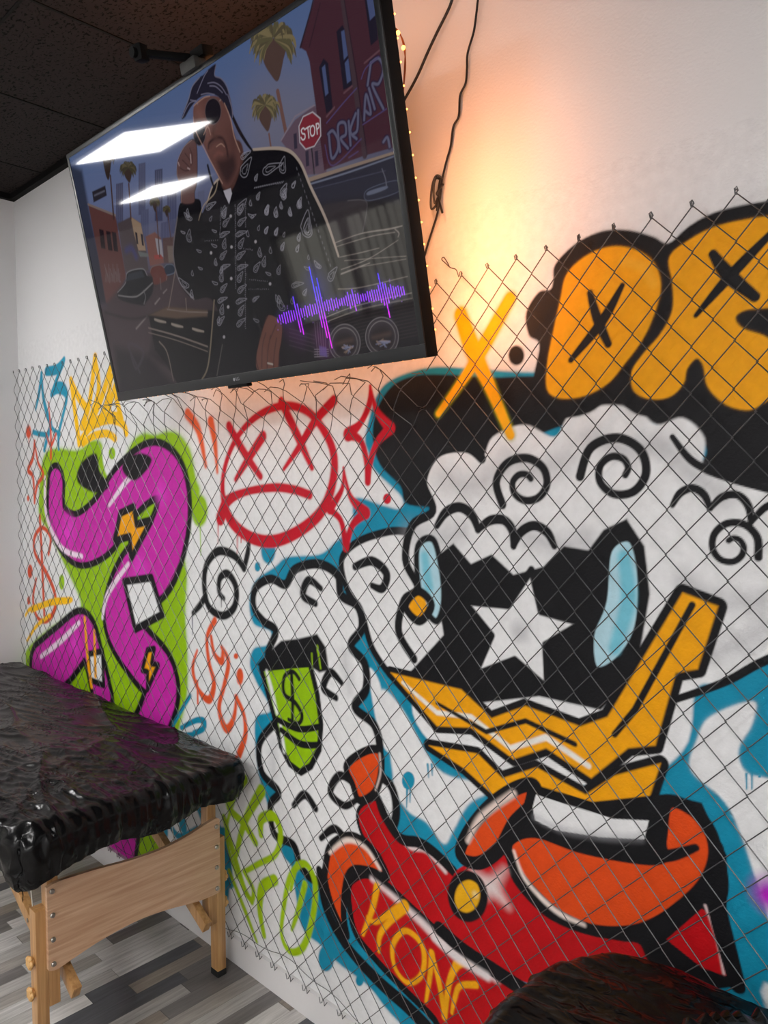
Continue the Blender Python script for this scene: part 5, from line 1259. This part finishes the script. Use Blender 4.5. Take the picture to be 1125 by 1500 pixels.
def massage_table(label, x_end, sgn, length, yc, top):
    """x_end: the end with the legs nearest the camera; the table runs from there along sgn*X; yc centre of its width"""
    t = empty('massage_table', (x_end + sgn * length / 2, yc, 0), label, 'massage table', 'massage tables along the painted wall')
    hw = 0.335
    th = 0.06
    xa = x_end; xb = x_end + sgn * length
    MB().box(((xa + xb) / 2, yc, top - th / 2 - 0.012), (length - 0.06, 2 * hw - 0.10, th), bevel=0.02).build('padded_top', M_BACK, t)
    m = MB()
    for s in (-1, 1): m.box(((xa + xb) / 2, yc + s * (hw - 0.085), top - th - 0.03), (length - 0.08, 0.022, 0.05), bevel=0.002)
    m.build('top_frame', M_LEG, t)
    zt = top - th - 0.012
    for end, d in ((xa, sgn), (xb, -sgn)):
        xp = end + d * 0.115
        for s in (-1, 1):
            yi = yc + s * 0.233; yo = yc + s * 0.262
            MB().bar((xp, yi, 0.17), (xp, yi, zt), 0.036, 0.028, up=(0, 1, 0)).build('leg', M_LEG, t)
            lo_ = MB().bar((xp, yo, 0.018), (xp, yo, 0.425), 0.036, 0.03, up=(0, 1, 0)).build('leg_extension', M_LEG, t)
            MB().box((xp, yo, 0.010), (0.038, 0.032, 0.020), bevel=0.003).build('rubber_foot', M_RUBBER, lo_)
            for kz in (0.215, 0.295):
                k_ = MB()
                for q in range(5):
                    a = q * 2 * PI / 5; k_.ball((xp + 0.010 * math.cos(a), yo + s * 0.024, kz + 0.010 * math.sin(a)), 0.008, (1, .8, 1), 8, 6)
                k_.disc((xp, yo + s * 0.022, kz), 0.012, 0.014, (0, 1, 0), 14, 0.002)
                k_.build('knob', M_KNOB, t)
            # two-piece folding brace
            a0 = Vector((xp + d * 0.72, yc + s * 0.215, zt - 0.01)); a1 = Vector((xp - d * 0.05, yc + s * 0.215, 0.195))
            mid = a0.lerp(a1, .72)
            MB().bar(a0, mid + (a1 - a0).normalized() * .02, 0.036, 0.022, up=(0, 1, 0)).build('brace', M_LEG, t)
            MB().bar(mid + Vector((0, s * -0.023, 0)), a1 + Vector((0, s * -0.023, 0)), 0.036, 0.022, up=(0, 1, 0)).build('brace', M_LEG, t)
            b = MB(); b.disc(mid + Vector((0, s * -.012, 0)), 0.006, 0.05, (0, 1, 0), 12); b.build('hinge_bolt', M_STEEL, t)
            rp = MB(); rp.tube(spline([tuple(mid), tuple(mid + Vector((0, 0, -.03)) - Vector((d * .02, 0, 0))), tuple(a0.lerp(Vector((xp, a0.y, zt)), .7))], 8), 0.0015, 6); rp.ball(mid + Vector((-d * .012, 0, -.02)), 0.006, (1, 1, 2)); rp.build('cord', M_ROPE, t)
        # curved end board
        f = -d
        xo = xp + f * 0.0185
        prof_t = [(0.0, .482), (.03, .488), (.12, .482), (.22, .470), (.31, .466), (.39, .474), (.45, .487), (.49, .494), (.504, .488)]
        prof_b = [(.504, .276), (.49, .268), (.42, .272), (.33, .288), (.24, .296), (.14, .289), (.06, .274), (.02, .266), (.0, .272)]
        yl = yc - 0.252
        out = [(xo, yl + a, z) for a, z in spline_xy(prof_t) + spline_xy(prof_b)]
        bd = MB().plate(out, 0.012, (f, 0, 0)).build('end_board', M_BOARD, t)
        for s in (-1, 1):
            for z in (0.284, 0.347, 0.409, 0.470):
                MB().disc((xo + f * 0.014, yc + s * 0.240, z), 0.0065, 0.006, (1, 0, 0), 14, 0.002).build('screw', M_STEEL, bd)
    return t
def spline_xy(p): return [tuple(q) for q in spline(p, 5)]
T1X, T1Y, T1T = 1.722, -0.334, 0.685
massage_table('folding wooden massage table at the left, its beech end board and legs in view', T1X, -1, 1.66, T1Y, T1T)
film_cover('plastic_cover', 'wrinkled black plastic sheet covering the left massage table, hanging over its near end', T1X - 1.68, T1X + 0.028, -0.705, -0.043, T1T + 0.004, 0.09, 2.0, corner_sag=(T1X, -0.69, 0.22, 0.035), rx=0.035, nx=300, ny=150)
T2X, T2T = 2.845, 0.672
massage_table('second massage table at the lower right, hidden under black plastic', T2X, 1, 1.75, -0.455, T2T)
film_cover('plastic_cover', 'black plastic sheet over the rounded table end at the lower right', T2X - 0.012, T2X + 1.77, -0.83, -0.085, T2T + 0.004, 0.13, 5.0, rx=0.16, nx=300, ny=150)
# cushion wrapped in the same plastic on the second table
def cushion():
    bm = bmesh.new(); c = Vector((3.30, -0.38, T2T + 0.058))
    n, k = 96, 26
    rows = []
    for j in range(k + 1):
        ph = PI * j / k; row = []
        for i in range(n):
            a = 2 * PI * i / n
            sx = math.copysign(abs(math.cos(a)) ** .75, math.cos(a)); sy = math.copysign(abs(math.sin(a)) ** .75, math.sin(a))
            r = max(0.0, math.sin(ph)) ** .6
            p = Vector((0.20 * r * sx, 0.155 * r * sy, 0.045 * math.cos(ph)))
            g = 0.010 * noise.noise(Vector((math.cos(a) * 9, math.sin(a) * 9, ph))) * math.sin(ph) + 0.004 * noise.noise(p * 40)
            rim = math.exp(-((ph - 1.0) / .22) ** 2) * 0.010 * (1 + math.sin(a * 34 + 3 * math.sin(a * 5)))
            p += p.normalized() * g + Vector((0, 0, rim))
            row.append(bm.verts.new(c + p))
        rows.append(row)
    for A, B in zip(rows, rows[1:]):
        for i in range(n): bm.faces.new((A[i], A[(i + 1) % n], B[(i + 1) % n], B[i]))
    bmesh.ops.remove_doubles(bm, verts=bm.verts, dist=0.0002)
    bmesh.ops.recalc_face_normals(bm, faces=bm.faces)
    me = bpy.data.meshes.new('wrapped_cushion'); bm.to_mesh(me); bm.free()
    o = link('wrapped_cushion', me, M_FILM); tag(o, 'cushion in gathered black plastic lying on the lower right table', 'cushion')
cushion()
